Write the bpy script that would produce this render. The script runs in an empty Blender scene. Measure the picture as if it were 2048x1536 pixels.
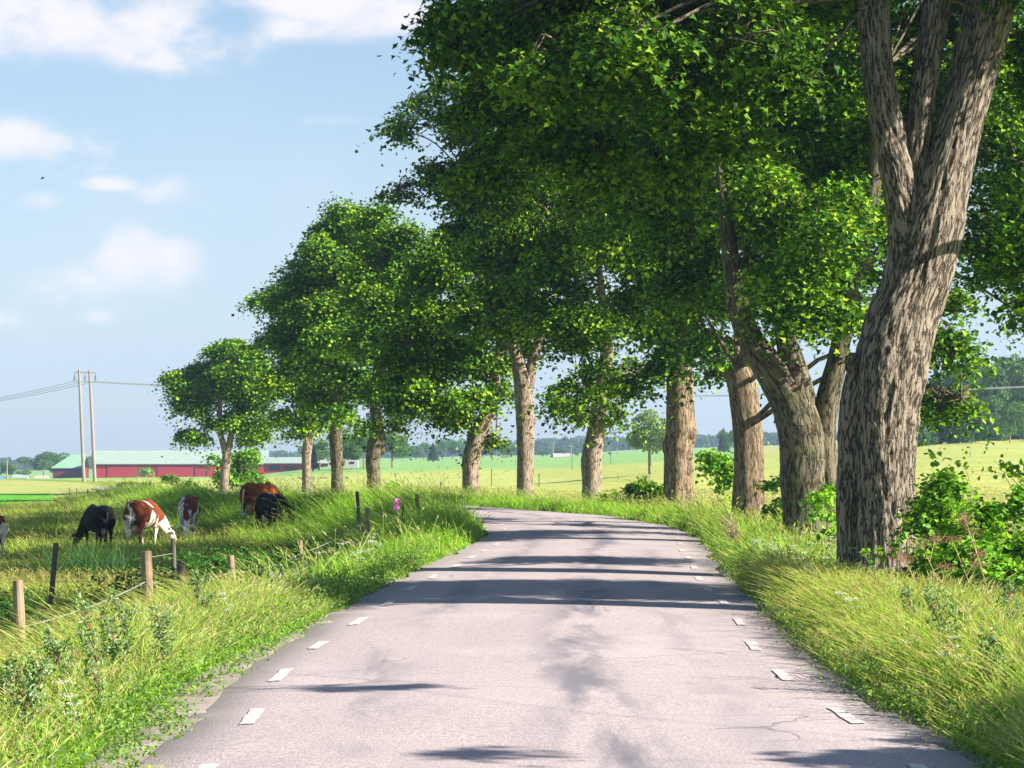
import bpy, math, random
import numpy as np
from mathutils import Vector
rng = np.random.default_rng(7)
random.seed(7)
C = bpy.context.scene.collection
SC = bpy.context.scene
R = math.radians

# ------------------------------------------------------------------ camera
FPX = 4950.0          # focal length in pixels of the 2048-wide photograph
HOR = 900.0           # row of the horizon
EYE = 1.8
HAZE = .00028
cam_d = bpy.data.cameras.new("camera")
cam = bpy.data.objects.new("camera", cam_d); C.objects.link(cam)
cam.location = (0, 0, EYE)
PITCH = math.atan((HOR - 768) / FPX)
cam.rotation_euler = (R(90) + PITCH, 0, 0)
cam_d.sensor_width = 36; cam_d.lens = FPX / 2048 * 36
cam_d.clip_end = 9000; cam_d.clip_start = 0.3
SC.camera = cam

def at(px, py, d):
    """pixel of the 2048x1536 photograph at forward distance d -> world point"""
    u = (px - 1024) / FPX; v = (768 - py) / FPX
    c, s = math.cos(PITCH), math.sin(PITCH)
    k = d / (c - s * v)
    return np.array([u * k, d, EYE + (s + c * v) * k])
def msz(p, d): return p / FPX * d      # pixels -> metres at distance d

# ------------------------------------------------------------------ light
SUN_EL, SUN_AZ = 31.0, 17.0   # elevation; degrees the sun stands behind the line due right
sx, sy = math.cos(R(SUN_AZ)), -math.sin(R(SUN_AZ))
sd = bpy.data.lights.new("sun", 'SUN'); sd.energy = 5.0; sd.angle = R(0.5); sd.color = (1.0, 0.93, 0.80)
so = bpy.data.objects.new("sun", sd); C.objects.link(so)
sdir = Vector((sx * math.cos(R(SUN_EL)), sy * math.cos(R(SUN_EL)), math.sin(R(SUN_EL))))
so.rotation_euler = sdir.to_track_quat('Z', 'Y').to_euler()

w = bpy.data.worlds.new("World"); SC.world = w; w.use_nodes = True
nt = w.node_tree; nt.nodes.clear()
def N(nt, t, **kw):
    n = nt.nodes.new(t)
    for k, v in kw.items():
        if k.startswith('i_'):
            n.inputs[k[2:].replace('_', ' ')].default_value = v
        else: setattr(n, k, v)
    return n
def M(nt, op, a, b=None, c=None, clamp=False):
    n = nt.nodes.new('ShaderNodeMath'); n.operation = op; n.use_clamp = clamp
    for i, x in enumerate((a, b, c)):
        if x is None: continue
        if isinstance(x, (int, float)): n.inputs[i].default_value = x
        else: nt.links.new(x, n.inputs[i])
    return n.outputs[0]
def smooth(nt, x, a, b):
    n = nt.nodes.new('ShaderNodeMapRange'); n.interpolation_type = 'SMOOTHSTEP'
    nt.links.new(x, n.inputs['Value']); n.inputs['From Min'].default_value = a; n.inputs['From Max'].default_value = b
    return n.outputs['Result']
def mixc(nt, f, a, b, mode='MIX'):
    n = nt.nodes.new('ShaderNodeMix'); n.data_type = 'RGBA'; n.blend_type = mode
    for i, x in ((0, f), (6, a), (7, b)):
        if isinstance(x, (int, float)): n.inputs[i].default_value = x
        elif isinstance(x, tuple): n.inputs[i].default_value = (*x, 1) if len(x) == 3 else x
        else: nt.links.new(x, n.inputs[i])
    return n.outputs[2]

sky = N(nt, 'ShaderNodeTexSky', sky_type='NISHITA', sun_disc=False, sun_elevation=R(SUN_EL),
        sun_rotation=math.atan2(sx, sy), altitude=100, air_density=1.0, dust_density=0.6, ozone_density=2.2)
tc = N(nt, 'ShaderNodeTexCoord')
sep = N(nt, 'ShaderNodeSeparateXYZ'); nt.links.new(tc.outputs['Generated'], sep.inputs[0])
X, Y, Z = sep.outputs
yy = M(nt, 'MAXIMUM', M(nt, 'ABSOLUTE', Y), 0.05)
A_ = M(nt, 'DIVIDE', X, yy); E_ = M(nt, 'DIVIDE', Z, yy)
nm = N(nt, 'ShaderNodeMapping'); nm.inputs['Scale'].default_value = (1.0, 1.0, 1.6)
nt.links.new(tc.outputs['Generated'], nm.inputs[0])
n1 = N(nt, 'ShaderNodeTexNoise', i_Scale=26.0, i_Detail=10.0, i_Roughness=0.55, i_Distortion=.25)
nt.links.new(nm.outputs[0], n1.inputs['Vector'])
n2 = N(nt, 'ShaderNodeTexNoise', i_Scale=9.0, i_Detail=6.0, i_Roughness=0.6)
nt.links.new(nm.outputs[0], n2.inputs['Vector'])
nn = M(nt, 'SUBTRACT', n1.outputs[0], 0.5)
mask = None
# cumulus banks: azimuth/elevation tangents of centre and half size, weight
CL = [(60, 10, 260, 85, .95), (300, 50, 120, 66, 1.15), (410, 80, 100, 50, 1.0), (330, 108, 60, 40, .8), (690, 0, 170, 66, .9), (800, 20, 70, 55, .9), (560, 20, 120, 55, .7),
      (10, 285, 90, 50, 1.0), (110, 302, 70, 36, .9), (195, 300, 62, 34, .95), (325, 378, 70, 34, .5), (230, 365, 75, 20, .5), (80, 402, 60, 20, .4),
      (262, 525, 95, 64, 1.1), (335, 530, 58, 56, 1.05), (115, 545, 76, 46, 1.05), (185, 565, 120, 32, .9), (120, 597, 90, 18, .5),
      (20, 640, 60, 22, .45), (195, 632, 45, 18, .45), (640, 240, 120, 14, .35), (960, 350, 120, 60, .3), (1500, -100, 300, 90, .9), (-400, 100, 260, 90, .9), (2500, 100, 300, 120, .9)]
for (px, py, rx, ry, wt) in CL:
    a = M(nt, 'DIVIDE', M(nt, 'SUBTRACT', A_, (px - 1024) / FPX), rx / FPX)
    e0 = M(nt, 'SUBTRACT', E_, (HOR - py) / FPX)
    e = M(nt, 'DIVIDE', e0, ry / FPX)
    r2 = M(nt, 'ADD', M(nt, 'MULTIPLY', a, a), M(nt, 'MULTIPLY', e, e))
    g = M(nt, 'MULTIPLY', M(nt, 'EXPONENT', M(nt, 'MULTIPLY', r2, -0.9)), wt)
    mask = g if mask is None else M(nt, 'MAXIMUM', mask, g)
m2 = M(nt, 'ADD', mask, M(nt, 'MULTIPLY', M(nt, 'MULTIPLY', nn, 3.6), smooth(nt, mask, 0.0, 0.5)))
cl = M(nt, 'MULTIPLY', smooth(nt, m2, 0.0, 1.2), 0.94)
wisp = M(nt, 'MULTIPLY', smooth(nt, n2.outputs[0], 0.45, 0.8), 0.16)
cl = M(nt, 'MAXIMUM', cl, wisp)
skyc = mixc(nt, 1.0, sky.outputs[0], (1.06, 1.07, 1.07), 'MULTIPLY')
# the sky a little paler low down where summer mist hangs
lowm = M(nt, 'MULTIPLY', smooth(nt, E_, 0.24, -0.02), 0.55)
skyc = mixc(nt, lowm, skyc, (4.4, 4.9, 6.3))
skyc = mixc(nt, cl, skyc, (7.0, 6.6, 6.6))
bg = N(nt, 'ShaderNodeBackground'); bg.inputs['Strength'].default_value = 0.05
nt.links.new(skyc, bg.inputs['Color'])
ow = N(nt, 'ShaderNodeOutputWorld'); nt.links.new(bg.outputs[0], ow.inputs[0])

SC.view_settings.view_transform = 'Standard'; SC.view_settings.look = 'None'
SC.view_settings.gamma = 1.0; SC.view_settings.exposure = 1.6
cy = SC.cycles
cy.max_bounces = 4; cy.diffuse_bounces = 2; cy.glossy_bounces = 1; cy.transmission_bounces = 3
cy.volume_bounces = 0; cy.use_denoising = True; cy.caustics_reflective = False; cy.caustics_refractive = False
cy.volume_max_steps = 8

# ------------------------------------------------------------------ naming helpers
def tag(o, label=None, cat=None, group=None, kind=None):
    if label: o['label'] = label
    if cat: o['category'] = cat
    if group: o['group'] = group
    if kind: o['kind'] = kind
    return o
def empty(name, loc, label, cat, group=None, kind=None, rz=0):
    o = bpy.data.objects.new(name, None); C.objects.link(o)
    o.location = tuple(float(v) for v in loc); o.rotation_euler = (0, 0, rz)
    return tag(o, label, cat, group, kind)
def copy_tree(o, parent=None):
    c = o.copy(); C.objects.link(c); c.parent = parent
    for ch in o.children: copy_tree(ch, c)
    return c

# ------------------------------------------------------------------ mesh helpers
def mesh_np(name, V, F, mat=None, parent=None, col=None, vec=None, smooth_=False, loc=None):
    """V (n,3), F (m,k) all faces of k corners, or a list of such arrays"""
    V = np.asarray(V, dtype=np.float32)
    Fs = F if isinstance(F, list) else [F]
    Fs = [np.asarray(f, dtype=np.int32) for f in Fs if len(f)]
    if loc is not None: V = V - np.asarray(loc, dtype=np.float32)
    me = bpy.data.meshes.new(name)
    me.vertices.add(len(V)); me.vertices.foreach_set('co', V.ravel())
    idx = np.concatenate([f.ravel() for f in Fs])
    tot = np.concatenate([np.full(len(f), f.shape[1], dtype=np.int32) for f in Fs])
    st = np.concatenate([[0], np.cumsum(tot)[:-1]]).astype(np.int32)
    me.loops.add(len(idx)); me.loops.foreach_set('vertex_index', idx)
    me.polygons.add(len(tot)); me.polygons.foreach_set('loop_start', st)
    try: me.polygons.foreach_set('loop_total', tot)
    except Exception: pass
    me.polygons.foreach_set('use_smooth', np.full(len(tot), bool(smooth_)))
    if col is not None:
        a = me.attributes.new('col', 'FLOAT_COLOR', 'POINT')
        c4 = np.ones((len(V), 4), dtype=np.float32); c4[:, :3] = col
        a.data.foreach_set('color', c4.ravel())
    if vec is not None:
        a = me.attributes.new('bk', 'FLOAT_VECTOR', 'POINT')
        a.data.foreach_set('vector', np.asarray(vec, dtype=np.float32).ravel())
    me.update(); me.validate()
    if mat: me.materials.append(mat)
    o = bpy.data.objects.new(name, me); C.objects.link(o)
    if parent is not None: o.parent = parent
    elif loc is not None: o.location = tuple(float(v) for v in loc)
    return o

class MB:
    """collects shapes into one mesh"""
    def __init__(s): s.V = []; s.F = {3: [], 4: []}; s.n = 0; s.c = []; s.k = []
    def add(s, V, F, col=None, vec=None):
        V = np.asarray(V, dtype=float)
        for f in (F if isinstance(F, list) else [F]):
            f = np.asarray(f)
            if len(f): s.F[f.shape[1]].append(f + s.n)
        s.V.append(V); s.n += len(V)
        s.c.append(np.broadcast_to(np.array(col if col is not None else (0.5, 0.5, 0.5), dtype=float), (len(V), 3)))
        s.k.append(vec if vec is not None else V)
    def box(s, lo, hi, col=None):
        x0, y0, z0 = lo; x1, y1, z1 = hi
        V = [(x0,y0,z0),(x1,y0,z0),(x1,y1,z0),(x0,y1,z0),(x0,y0,z1),(x1,y0,z1),(x1,y1,z1),(x0,y1,z1)]
        s.add(V, np.array([(0,3,2,1),(4,5,6,7),(0,1,5,4),(1,2,6,5),(2,3,7,6),(3,0,4,7)]), col)
    def tube(s, P, r, n=8, col=None, cap=True):
        V, F, B = tube(P, r, n)
        s.add(V, F, col, B)
        if cap:
            for e, ctr in ((0, P[0]), (len(V) - n, P[-1])):
                i = np.arange(n); ring = V[e:e + n]
                Vc = np.vstack([ring, [np.mean(ring, axis=0)]])
                T = np.stack([i, (i + 1) % n, np.full(n, n)], 1)
                if e == 0: T = T[:, ::-1]
                s.add(Vc, T, col, np.vstack([B[e:e+n], [B[e]]]))
    def build(s, name, mat, parent=None, smooth_=False, loc=None):
        F = [np.concatenate(v) for v in s.F.values() if v]
        return mesh_np(name, np.concatenate(s.V), F, mat, parent, np.concatenate(s.c), np.concatenate(s.k), smooth_, loc)

def frames(P):
    P = np.asarray(P, dtype=float)
    T = np.gradient(P, axis=0); T /= np.linalg.norm(T, axis=1)[:, None] + 1e-9
    ref = np.array([0.0, 1.0, 0.0]) if abs(T[0][1]) < .9 else np.array([1.0, 0, 0])
    A = np.zeros_like(P); a = np.cross(ref, T[0]); a /= np.linalg.norm(a)
    for i in range(len(P)):
        a = a - T[i] * a.dot(T[i]); a /= np.linalg.norm(a) + 1e-9; A[i] = a
    return T, A, np.cross(T, A)
def tube(P, r, n=8, disp=None):
    P = np.asarray(P, dtype=float); r = np.broadcast_to(np.asarray(r, dtype=float), (len(P),))
    T, A, B = frames(P)
    th = np.linspace(0, 2 * math.pi, n, endpoint=False)
    L = np.concatenate([[0], np.cumsum(np.linalg.norm(np.diff(P, axis=0), axis=1))])
    c, s = np.cos(th), np.sin(th)
    R0 = np.mean(r)
    bk = np.stack([np.outer(np.full(len(P), R0), c), np.outer(np.full(len(P), R0), s), np.outer(L, np.ones(n))], 2)
    rr = np.outer(r, np.ones(n))
    if disp is not None: rr = rr * disp(bk, L, th)
    V = P[:, None, :] + rr[:, :, None] * (A[:, None, :] * c[None, :, None] + B[:, None, :] * s[None, :, None])
    m = len(P); i = np.arange(m - 1)[:, None] * n; j = np.arange(n)[None, :]; j2 = (j + 1) % n
    F = np.stack([i + j, i + j2, i + n + j2, i + n + j], 2).reshape(-1, 4)
    return V.reshape(-1, 3), F, bk.reshape(-1, 3)
def catmull(P, k=6):
    P = np.asarray(P, dtype=float)
    if len(P) < 3:
        t = np.linspace(0, 1, k + 1)[:, None]; return P[0] * (1 - t) + P[1] * t
    Q = np.vstack([2 * P[0] - P[1], P, 2 * P[-1] - P[-2]]); out = []
    for i in range(1, len(Q) - 2):
        t = np.linspace(0, 1, k, endpoint=False)[:, None]
        p0, p1, p2, p3 = Q[i - 1], Q[i], Q[i + 1], Q[i + 2]
        out.append(0.5 * (2 * p1 + (p2 - p0) * t + (2 * p0 - 5 * p1 + 4 * p2 - p3) * t ** 2 + (3 * p1 - p0 - 3 * p2 + p3) * t ** 3))
    out.append(P[-1:]); return np.vstack(out)

def _h(ix, iy, iz):
    n = (ix.astype(np.int64) * 374761393 + iy.astype(np.int64) * 668265263 + iz.astype(np.int64) * 2147483647) & 0x7fffffff
    n = ((n ^ (n >> 13)) * 1274126177) & 0x7fffffff
    n = n ^ (n >> 16)
    return (n & 0xffff) / 65535.0
def vnoise(p):
    p = np.asarray(p, dtype=float); i = np.floor(p).astype(np.int64); f = p - i; f = f * f * (3 - 2 * f)
    x, y, z = i[..., 0], i[..., 1], i[..., 2]; o = 0
    for a in (0, 1):
        for b in (0, 1):
            for c in (0, 1):
                wgt = (f[..., 0] if a else 1 - f[..., 0]) * (f[..., 1] if b else 1 - f[..., 1]) * (f[..., 2] if c else 1 - f[..., 2])
                o = o + wgt * _h(x + a, y + b, z + c)
    return o
def fbm(p, o=3):
    p = np.asarray(p, dtype=float); s = 0; a = .5; t = 0
    for _ in range(o): s = s + a * vnoise(p); t += a; a *= .5; p = p * 2.03 + 17.7
    return s / t
def sstep(x, a, b):
    t = np.clip((x - a) / (b - a), 0, 1); return t * t * (3 - 2 * t)

# ------------------------------------------------------------------ materials
def newmat(name):
    m = bpy.data.materials.new(name); m.use_nodes = True
    nt = m.node_tree; nt.nodes.clear()
    out = N(nt, 'ShaderNodeOutputMaterial'); b = N(nt, 'ShaderNodeBsdfPrincipled')
    nt.links.new(b.outputs[0], out.inputs[0])
    return m, nt, b, out
def foliage_mat(name, trans=0.35, rough=0.5, tint=(1.25, 1.15, .45), spec=0.25):
    m, nt, b, out = newmat(name)
    at_ = N(nt, 'ShaderNodeAttribute', attribute_name='col')
    nt.links.new(at_.outputs['Color'], b.inputs['Base Color'])
    b.inputs['Roughness'].default_value = rough; b.inputs['Specular IOR Level'].default_value = spec
    t = N(nt, 'ShaderNodeBsdfTranslucent')
    nt.links.new(mixc(nt, 1.0, at_.outputs['Color'], tint, 'MULTIPLY'), t.inputs['Color'])
    mx = N(nt, 'ShaderNodeMixShader'); mx.inputs[0].default_value = trans
    nt.links.new(b.outputs[0], mx.inputs[1]); nt.links.new(t.outputs[0], mx.inputs[2])
    nt.links.new(mx.outputs[0], out.inputs[0])
    return m
def plain(name, c, rough=0.7, noise=0.25, scale=6.0, spec=0.3, stretch=(1, 1, 1), bump=0.0, metal=0.0):
    m, nt, b, out = newmat(name)
    tc = N(nt, 'ShaderNodeTexCoord'); mp = N(nt, 'ShaderNodeMapping'); mp.inputs['Scale'].default_value = stretch
    nt.links.new(tc.outputs['Object'], mp.inputs[0])
    n = N(nt, 'ShaderNodeTexNoise', i_Scale=scale, i_Detail=6.0, i_Roughness=0.65); nt.links.new(mp.outputs[0], n.inputs['Vector'])
    lo = tuple(x * (1 - noise) for x in c); hi = tuple(min(1, x * (1 + noise)) for x in c)
    nt.links.new(mixc(nt, smooth(nt, n.outputs[0], .3, .7), lo, hi), b.inputs['Base Color'])
    b.inputs['Roughness'].default_value = rough; b.inputs['Specular IOR Level'].default_value = spec; b.inputs['Metallic'].default_value = metal
    if bump:
        bp = N(nt, 'ShaderNodeBump', i_Strength=bump, i_Distance=0.01); nt.links.new(n.outputs[0], bp.inputs['Height']); nt.links.new(bp.outputs[0], b.inputs['Normal'])
    return m
def bark_mat(name, dark, light, lich=(.42, .22, .05), lich_amt=0.0, moss=(.07, .10, .03), moss_amt=0.2, sc=1.0, bump=0.7):
    m, nt, b, out = newmat(name)
    at_ = N(nt, 'ShaderNodeAttribute', attribute_name='bk')
    mp = N(nt, 'ShaderNodeMapping'); mp.inputs['Scale'].default_value = (sc, sc, sc * .13); nt.links.new(at_.outputs['Vector'], mp.inputs[0])
    v = N(nt, 'ShaderNodeTexNoise', i_Scale=15.0, i_Detail=4.0, i_Roughness=.6, i_Distortion=.25); nt.links.new(mp.outputs[0], v.inputs['Vector'])
    rg = M(nt, 'ABSOLUTE', M(nt, 'SUBTRACT', v.outputs[0], .5))
    ridge = smooth(nt, rg, 0.0, 0.075)
    mq = N(nt, 'ShaderNodeMapping'); mq.inputs['Scale'].default_value = (sc, sc, sc * .45); nt.links.new(at_.outputs['Vector'], mq.inputs[0])
    fn = N(nt, 'ShaderNodeTexNoise', i_Scale=30.0, i_Detail=8.0, i_Roughness=.8); nt.links.new(mq.outputs[0], fn.inputs['Vector'])
    h = M(nt, 'ADD', ridge, M(nt, 'MULTIPLY', fn.outputs[0], .9))
    f = smooth(nt, h, .25, 1.55)
    c = mixc(nt, f, dark, light)
    big = N(nt, 'ShaderNodeTexNoise', i_Scale=1.6, i_Detail=5.0, i_Roughness=.6); nt.links.new(at_.outputs['Vector'], big.inputs['Vector'])
    c = mixc(nt, M(nt, 'MULTIPLY', smooth(nt, big.outputs[0], .5, .72), moss_amt), c, moss)
    ln = N(nt, 'ShaderNodeTexNoise', i_Scale=7.0, i_Detail=7.0, i_Roughness=.75)
    la = N(nt, 'ShaderNodeVectorMath', operation='ADD'); la.inputs[1].default_value = (7, 3, 1)
    nt.links.new(at_.outputs['Vector'], la.inputs[0]); nt.links.new(la.outputs[0], ln.inputs['Vector'])
    c = mixc(nt, M(nt, 'MULTIPLY', smooth(nt, ln.outputs[0], .5, .66), lich_amt), c, lich)
    c = mixc(nt, M(nt, 'MULTIPLY', smooth(nt, ln.outputs[0], .42, .30), .45), c, (.42, .42, .37))
    nt.links.new(c, b.inputs['Base Color']); b.inputs['Roughness'].default_value = .9; b.inputs['Specular IOR Level'].default_value = .15
    bp = N(nt, 'ShaderNodeBump', i_Strength=bump, i_Distance=0.045); nt.links.new(h, bp.inputs['Height']); nt.links.new(bp.outputs[0], b.inputs['Normal'])
    return m

# ------------------------------------------------------------------ road line and terrain
CLP = np.array([(.5, -30), (.45, 0), (.30, 14), (.17, 20), (.37, 26), (.8, 35.6), (1.3, 44.5), (1.56, 49.5), (1.66, 55), (1.38, 61), (.55, 67), (-.9, 73),
                (-2.7, 79), (-5.0, 86), (-9, 98), (-15.5, 123), (-22.5, 155), (-32, 203), (-42, 250), (-70, 330), (-130, 430)], dtype=float)
CL2 = catmull(CLP, 10)
seg = np.concatenate([[0], np.cumsum(np.linalg.norm(np.diff(CL2, axis=0), axis=1))])
ss = np.arange(0, seg[-1], 1.0)
CLN = np.stack([np.interp(ss, seg, CL2[:, 0]), np.interp(ss, seg, CL2[:, 1])], 1)
TAN = np.gradient(CLN, axis=0); TAN /= np.linalg.norm(TAN, axis=1)[:, None]
HW = 2.2
def wf(y): return 1 - .13 * sstep(np.asarray(y, dtype=float), 22, 48)   # the road narrows a little towards the bend
def road_dist(x, y):
    """signed distance to the centre line (+ right) and index of nearest sample"""
    x = np.ravel(x); y = np.ravel(y); D = np.empty(len(x)); I = np.empty(len(x), dtype=int)
    for a in range(0, len(x), 20000):
        dx = x[a:a+20000, None] - CLN[None, :, 0]; dy = y[a:a+20000, None] - CLN[None, :, 1]
        i = np.argmin(dx * dx + dy * dy, axis=1); r = np.arange(len(i))
        vx, vy = dx[r, i], dy[r, i]; t = TAN[i]
        cr = vx * t[:, 1] - vy * t[:, 0]; dd = np.hypot(vx, vy)
        D[a:a+20000] = np.where(dd > 6, np.sign(cr) * dd, cr); I[a:a+20000] = i
    return D, I
DG = np.array([0, 30, 60, 90, 120, 175, 270, 350, 450, 620, 1000, 2000, 4000], dtype=float)
UG = np.array([-.3, -.2, -.12, -.05, 0, .08, .2, .3])
ZG = np.array([
 [-.9, -1.0, -1.1, -1.25, -1.3, -1.35, -1.5, -2.3, -3.3, -5.3, -8, -12, -14],
 [-.9, -1.0, -1.1, -1.25, -1.3, -1.35, -1.5, -2.3, -3.3, -5.3, -8, -12, -14],
 [-.9, -1.0, -1.1, -1.2, -1.2, -1.3, -1.5, -2.0, -3.0, -5.0, -7, -10, -12],
 [-.5, -.5, -.5, -.5, -.65, -1.0, -1.25, -.9, -.9, -.9, -2, -4, -6],
 [-.1, -.1, -.1, -.15, -.35, -.9, -1.1, -.4, -.3, -.4, -.6, -2, -3],
 [-.1, -.1, -.1, -.1, -.1, 0, .3, .6, .9, 1.4, 2, 6, 12],
 [-.1, -.1, -.15, -.15, .05, .6, 2.0, 3.3, 4.6, 6.5, 10, 25, 40],
 [-.1, -.1, -.15, -.15, .05, .7, 2.4, 4, 5.6, 8, 14, 35, 60]])
def far_z(x, y):
    d = np.hypot(x, y); th = np.arctan2(x, np.maximum(y, 1e-3)); th = np.where(y <= 0, np.sign(x) * 1.4, th)
    u = np.clip(np.tan(np.clip(th, -.29, .29)), -.3, .3)
    iu = np.clip(np.searchsorted(UG, u) - 1, 0, len(UG) - 2); fu = (u - UG[iu]) / (UG[iu + 1] - UG[iu]); fu = fu * fu * (3 - 2 * fu)
    idd = np.clip(np.searchsorted(DG, d) - 1, 0, len(DG) - 2); fd = np.clip((d - DG[idd]) / (DG[idd + 1] - DG[idd]), 0, 1)
    z = (ZG[iu, idd] * (1 - fu) + ZG[iu + 1, idd] * fu) * (1 - fd) + (ZG[iu, idd + 1] * (1 - fu) + ZG[iu + 1, idd + 1] * fu) * fd
    back = sstep(-y, -5, 40); return z * (1 - back * (np.abs(th) > .5)) 
ROADZ = np.interp(CLN[:, 1], [0, 70, 90, 120, 160, 205, 260, 330, 430], [0, 0, -.06, -.4, -.95, -1.42, -1.5, -2.0, -3.0])
def ground_z(x, y, dist=None):
    x = np.asarray(x, dtype=float); y = np.asarray(y, dtype=float); sh = x.shape
    x = x.ravel(); y = y.ravel()
    D, I = dist if dist is not None else road_dist(x, y)
    fz = far_z(x, y)
    near = 1 - sstep(np.hypot(x, y), 110, 190)
    left = (-1.0 - .3 * sstep(-D, 6, 15)) * near + fz * (1 - near)
    rightz = np.minimum(np.maximum(fz, -.3), -.22) * near + fz * (1 - near)
    rz = ROADZ[I]
    zl = rz - .05 + (left - rz) * sstep(-D, 2.6, 5.6)
    zr = rz - .05 + (rightz - rz) * sstep(D, 2.6, 5.5)
    z = np.where(D < 0, zl, zr)
    und = (fbm(np.stack([x * .13, y * .13, x * 0], 1), 3) - .5) * .35 * sstep(np.abs(D), 3.5, 9)
    return (z + und - .05 * (np.abs(D) < 2.3)).reshape(sh)
# near lookup grid
gx = np.arange(-45, 45.01, .5); gy = np.arange(5, 135.01, .5)
GXX, GYY = np.meshgrid(gx, gy); _D, _I = road_dist(GXX, GYY)
GZ = ground_z(GXX.ravel(), GYY.ravel(), (_D, _I)).reshape(GXX.shape); GD = _D.reshape(GXX.shape)
def look(G, x, y):
    fx = np.clip((x - gx[0]) / .5, 0, len(gx) - 1.001); fy = np.clip((y - gy[0]) / .5, 0, len(gy) - 1.001)
    i = fx.astype(int); j = fy.astype(int); a = fx - i; b = fy - j
    return (G[j, i] * (1 - a) + G[j, i + 1] * a) * (1 - b) + (G[j + 1, i] * (1 - a) + G[j + 1, i + 1] * a) * b
def gz1(x, y): return float(ground_z(np.array([x]), np.array([y]))[0])

# polar ground sheet
ang = np.concatenate([np.arange(-16, 16, .2), np.arange(16, 344, 4.0)]) * math.pi / 180
rad = np.concatenate([[.5], np.exp(np.arange(math.log(1.5), math.log(3600), .017))])
AA, RR = np.meshgrid(ang, rad); gxp = RR * np.sin(AA); gyp = RR * np.cos(AA)
dist_ = road_dist(gxp, gyp)
gzp = ground_z(gxp.ravel(), gyp.ravel(), dist_)
V = np.stack([gxp.ravel(), gyp.ravel(), gzp], 1); n = len(ang); m = len(rad)
i = np.arange(m - 1)[:, None] * n; j = np.arange(n)[None, :]; j2 = (j + 1) % n
F = np.stack([i + j, i + j2, i + n + j2, i + n + j], 2).reshape(-1, 4)
V = np.vstack([V, [[0, 0, V[:n, 2].mean()]]])
cap = np.stack([np.arange(n), (np.arange(n) + 1) % n, np.full(n, len(V) - 1)], 1)[:, ::-1]
F = F[:, ::-1]
# what covers the ground, as albedo: verge, pasture, mown hay, bright young crop, bluish crop
px_ = V[:, 0] / np.maximum(V[:, 1], 1) * FPX + 1024; dd = np.hypot(V[:, 0], V[:, 1]); D = np.append(dist_[0], 0)
def mixv(c, m, k): return c * (1 - m[:, None]) + np.array(k)[None] * m[:, None]
col = np.tile(np.array([.17, .25, .045]), (len(V), 1))
nz = fbm(np.stack([V[:, 0] * .05, V[:, 1] * .025, V[:, 0] * 0], 1), 4)
col = mixv(col, sstep(nz, .4, .65), (.23, .29, .07))
mown = (D > 4) * sstep(dd, 60, 75) * (V[:, 1] > 0)
col = mixv(col, mown * 1.0, (.38, .38, .12))
band = sstep(dd, 62, 78) * (1 - sstep(dd, 100, 125)) * (D > 4.5)
col = mixv(col, band * (.6 + .4 * sstep(nz, .4, .6)), (.50, .40, .21))
col = mixv(col, sstep(dd, 150, 200) * (1 - sstep(dd, 300, 340)) * (D > 5) * .6, (.36, .39, .12))
col = mixv(col, sstep(dd, 300, 340) * (D > 5) * (px_ < 1500), (.22, .36, .13))
crop = (D < -6) * sstep(dd, 96, 112) * (1 - sstep(px_ - (dd - 100) * .55, 150, 190)) * (1 - sstep(dd, 175, 205))
col = mixv(col, crop, (.10, .34, .035))
straw = (D < -1) * (1 - crop) * sstep(dd, 125, 160) * (1 - sstep(dd, 300, 420))
col = mixv(col, straw * .7, (.40, .39, .16))
col = mixv(col, (D < 0) * sstep(dd, 380, 450), (.26, .38, .13))
D = D / wf(V[:, 1])
grav = (1 - sstep(np.abs(D), 2.6, 3.1)) * (np.abs(D) < 3.4) * (dd < 215)
col = mixv(col, grav, (.30, .25, .24))
m_ground, nt, b, out = newmat("ground_cover")
at_ = N(nt, 'ShaderNodeAttribute', attribute_name='col'); tc = N(nt, 'ShaderNodeTexCoord')
nA = N(nt, 'ShaderNodeTexNoise', i_Scale=1.3, i_Detail=9.0, i_Roughness=.7); nt.links.new(tc.outputs['Object'], nA.inputs['Vector'])
mp = N(nt, 'ShaderNodeMapping'); mp.inputs['Scale'].default_value = (.16, .05, .1); mp.inputs['Rotation'].default_value = (0, 0, R(-14)); nt.links.new(tc.outputs['Object'], mp.inputs[0])
nB = N(nt, 'ShaderNodeTexNoise', i_Scale=3.0, i_Detail=6.0, i_Roughness=.62, i_Distortion=.4); nt.links.new(mp.outputs[0], nB.inputs['Vector'])
c = mixc(nt, smooth(nt, nA.outputs[0], .35, .7), mixc(nt, 1.0, at_.outputs['Color'], (.72, .80, .62), 'MULTIPLY'), mixc(nt, 1.0, at_.outputs['Color'], (1.22, 1.15, 1.3), 'MULTIPLY'))
c = mixc(nt, M(nt, 'MULTIPLY', smooth(nt, nB.outputs[0], .42, .62), .5), c, mixc(nt, 1.0, c, (.70, .86, .52), 'MULTIPLY'))
nt.links.new(c, b.inputs['Base Color']); b.inputs['Roughness'].default_value = 1.0; b.inputs['Specular IOR Level'].default_value = 0.05
bp = N(nt, 'ShaderNodeBump', i_Strength=.9, i_Distance=.06); nt.links.new(nA.outputs[0], bp.inputs['Height']); nt.links.new(bp.outputs[0], b.inputs['Normal'])
g = mesh_np("ground", V, [F, cap], m_ground, col=col, smooth_=True); tag(g, kind='structure')

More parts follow.
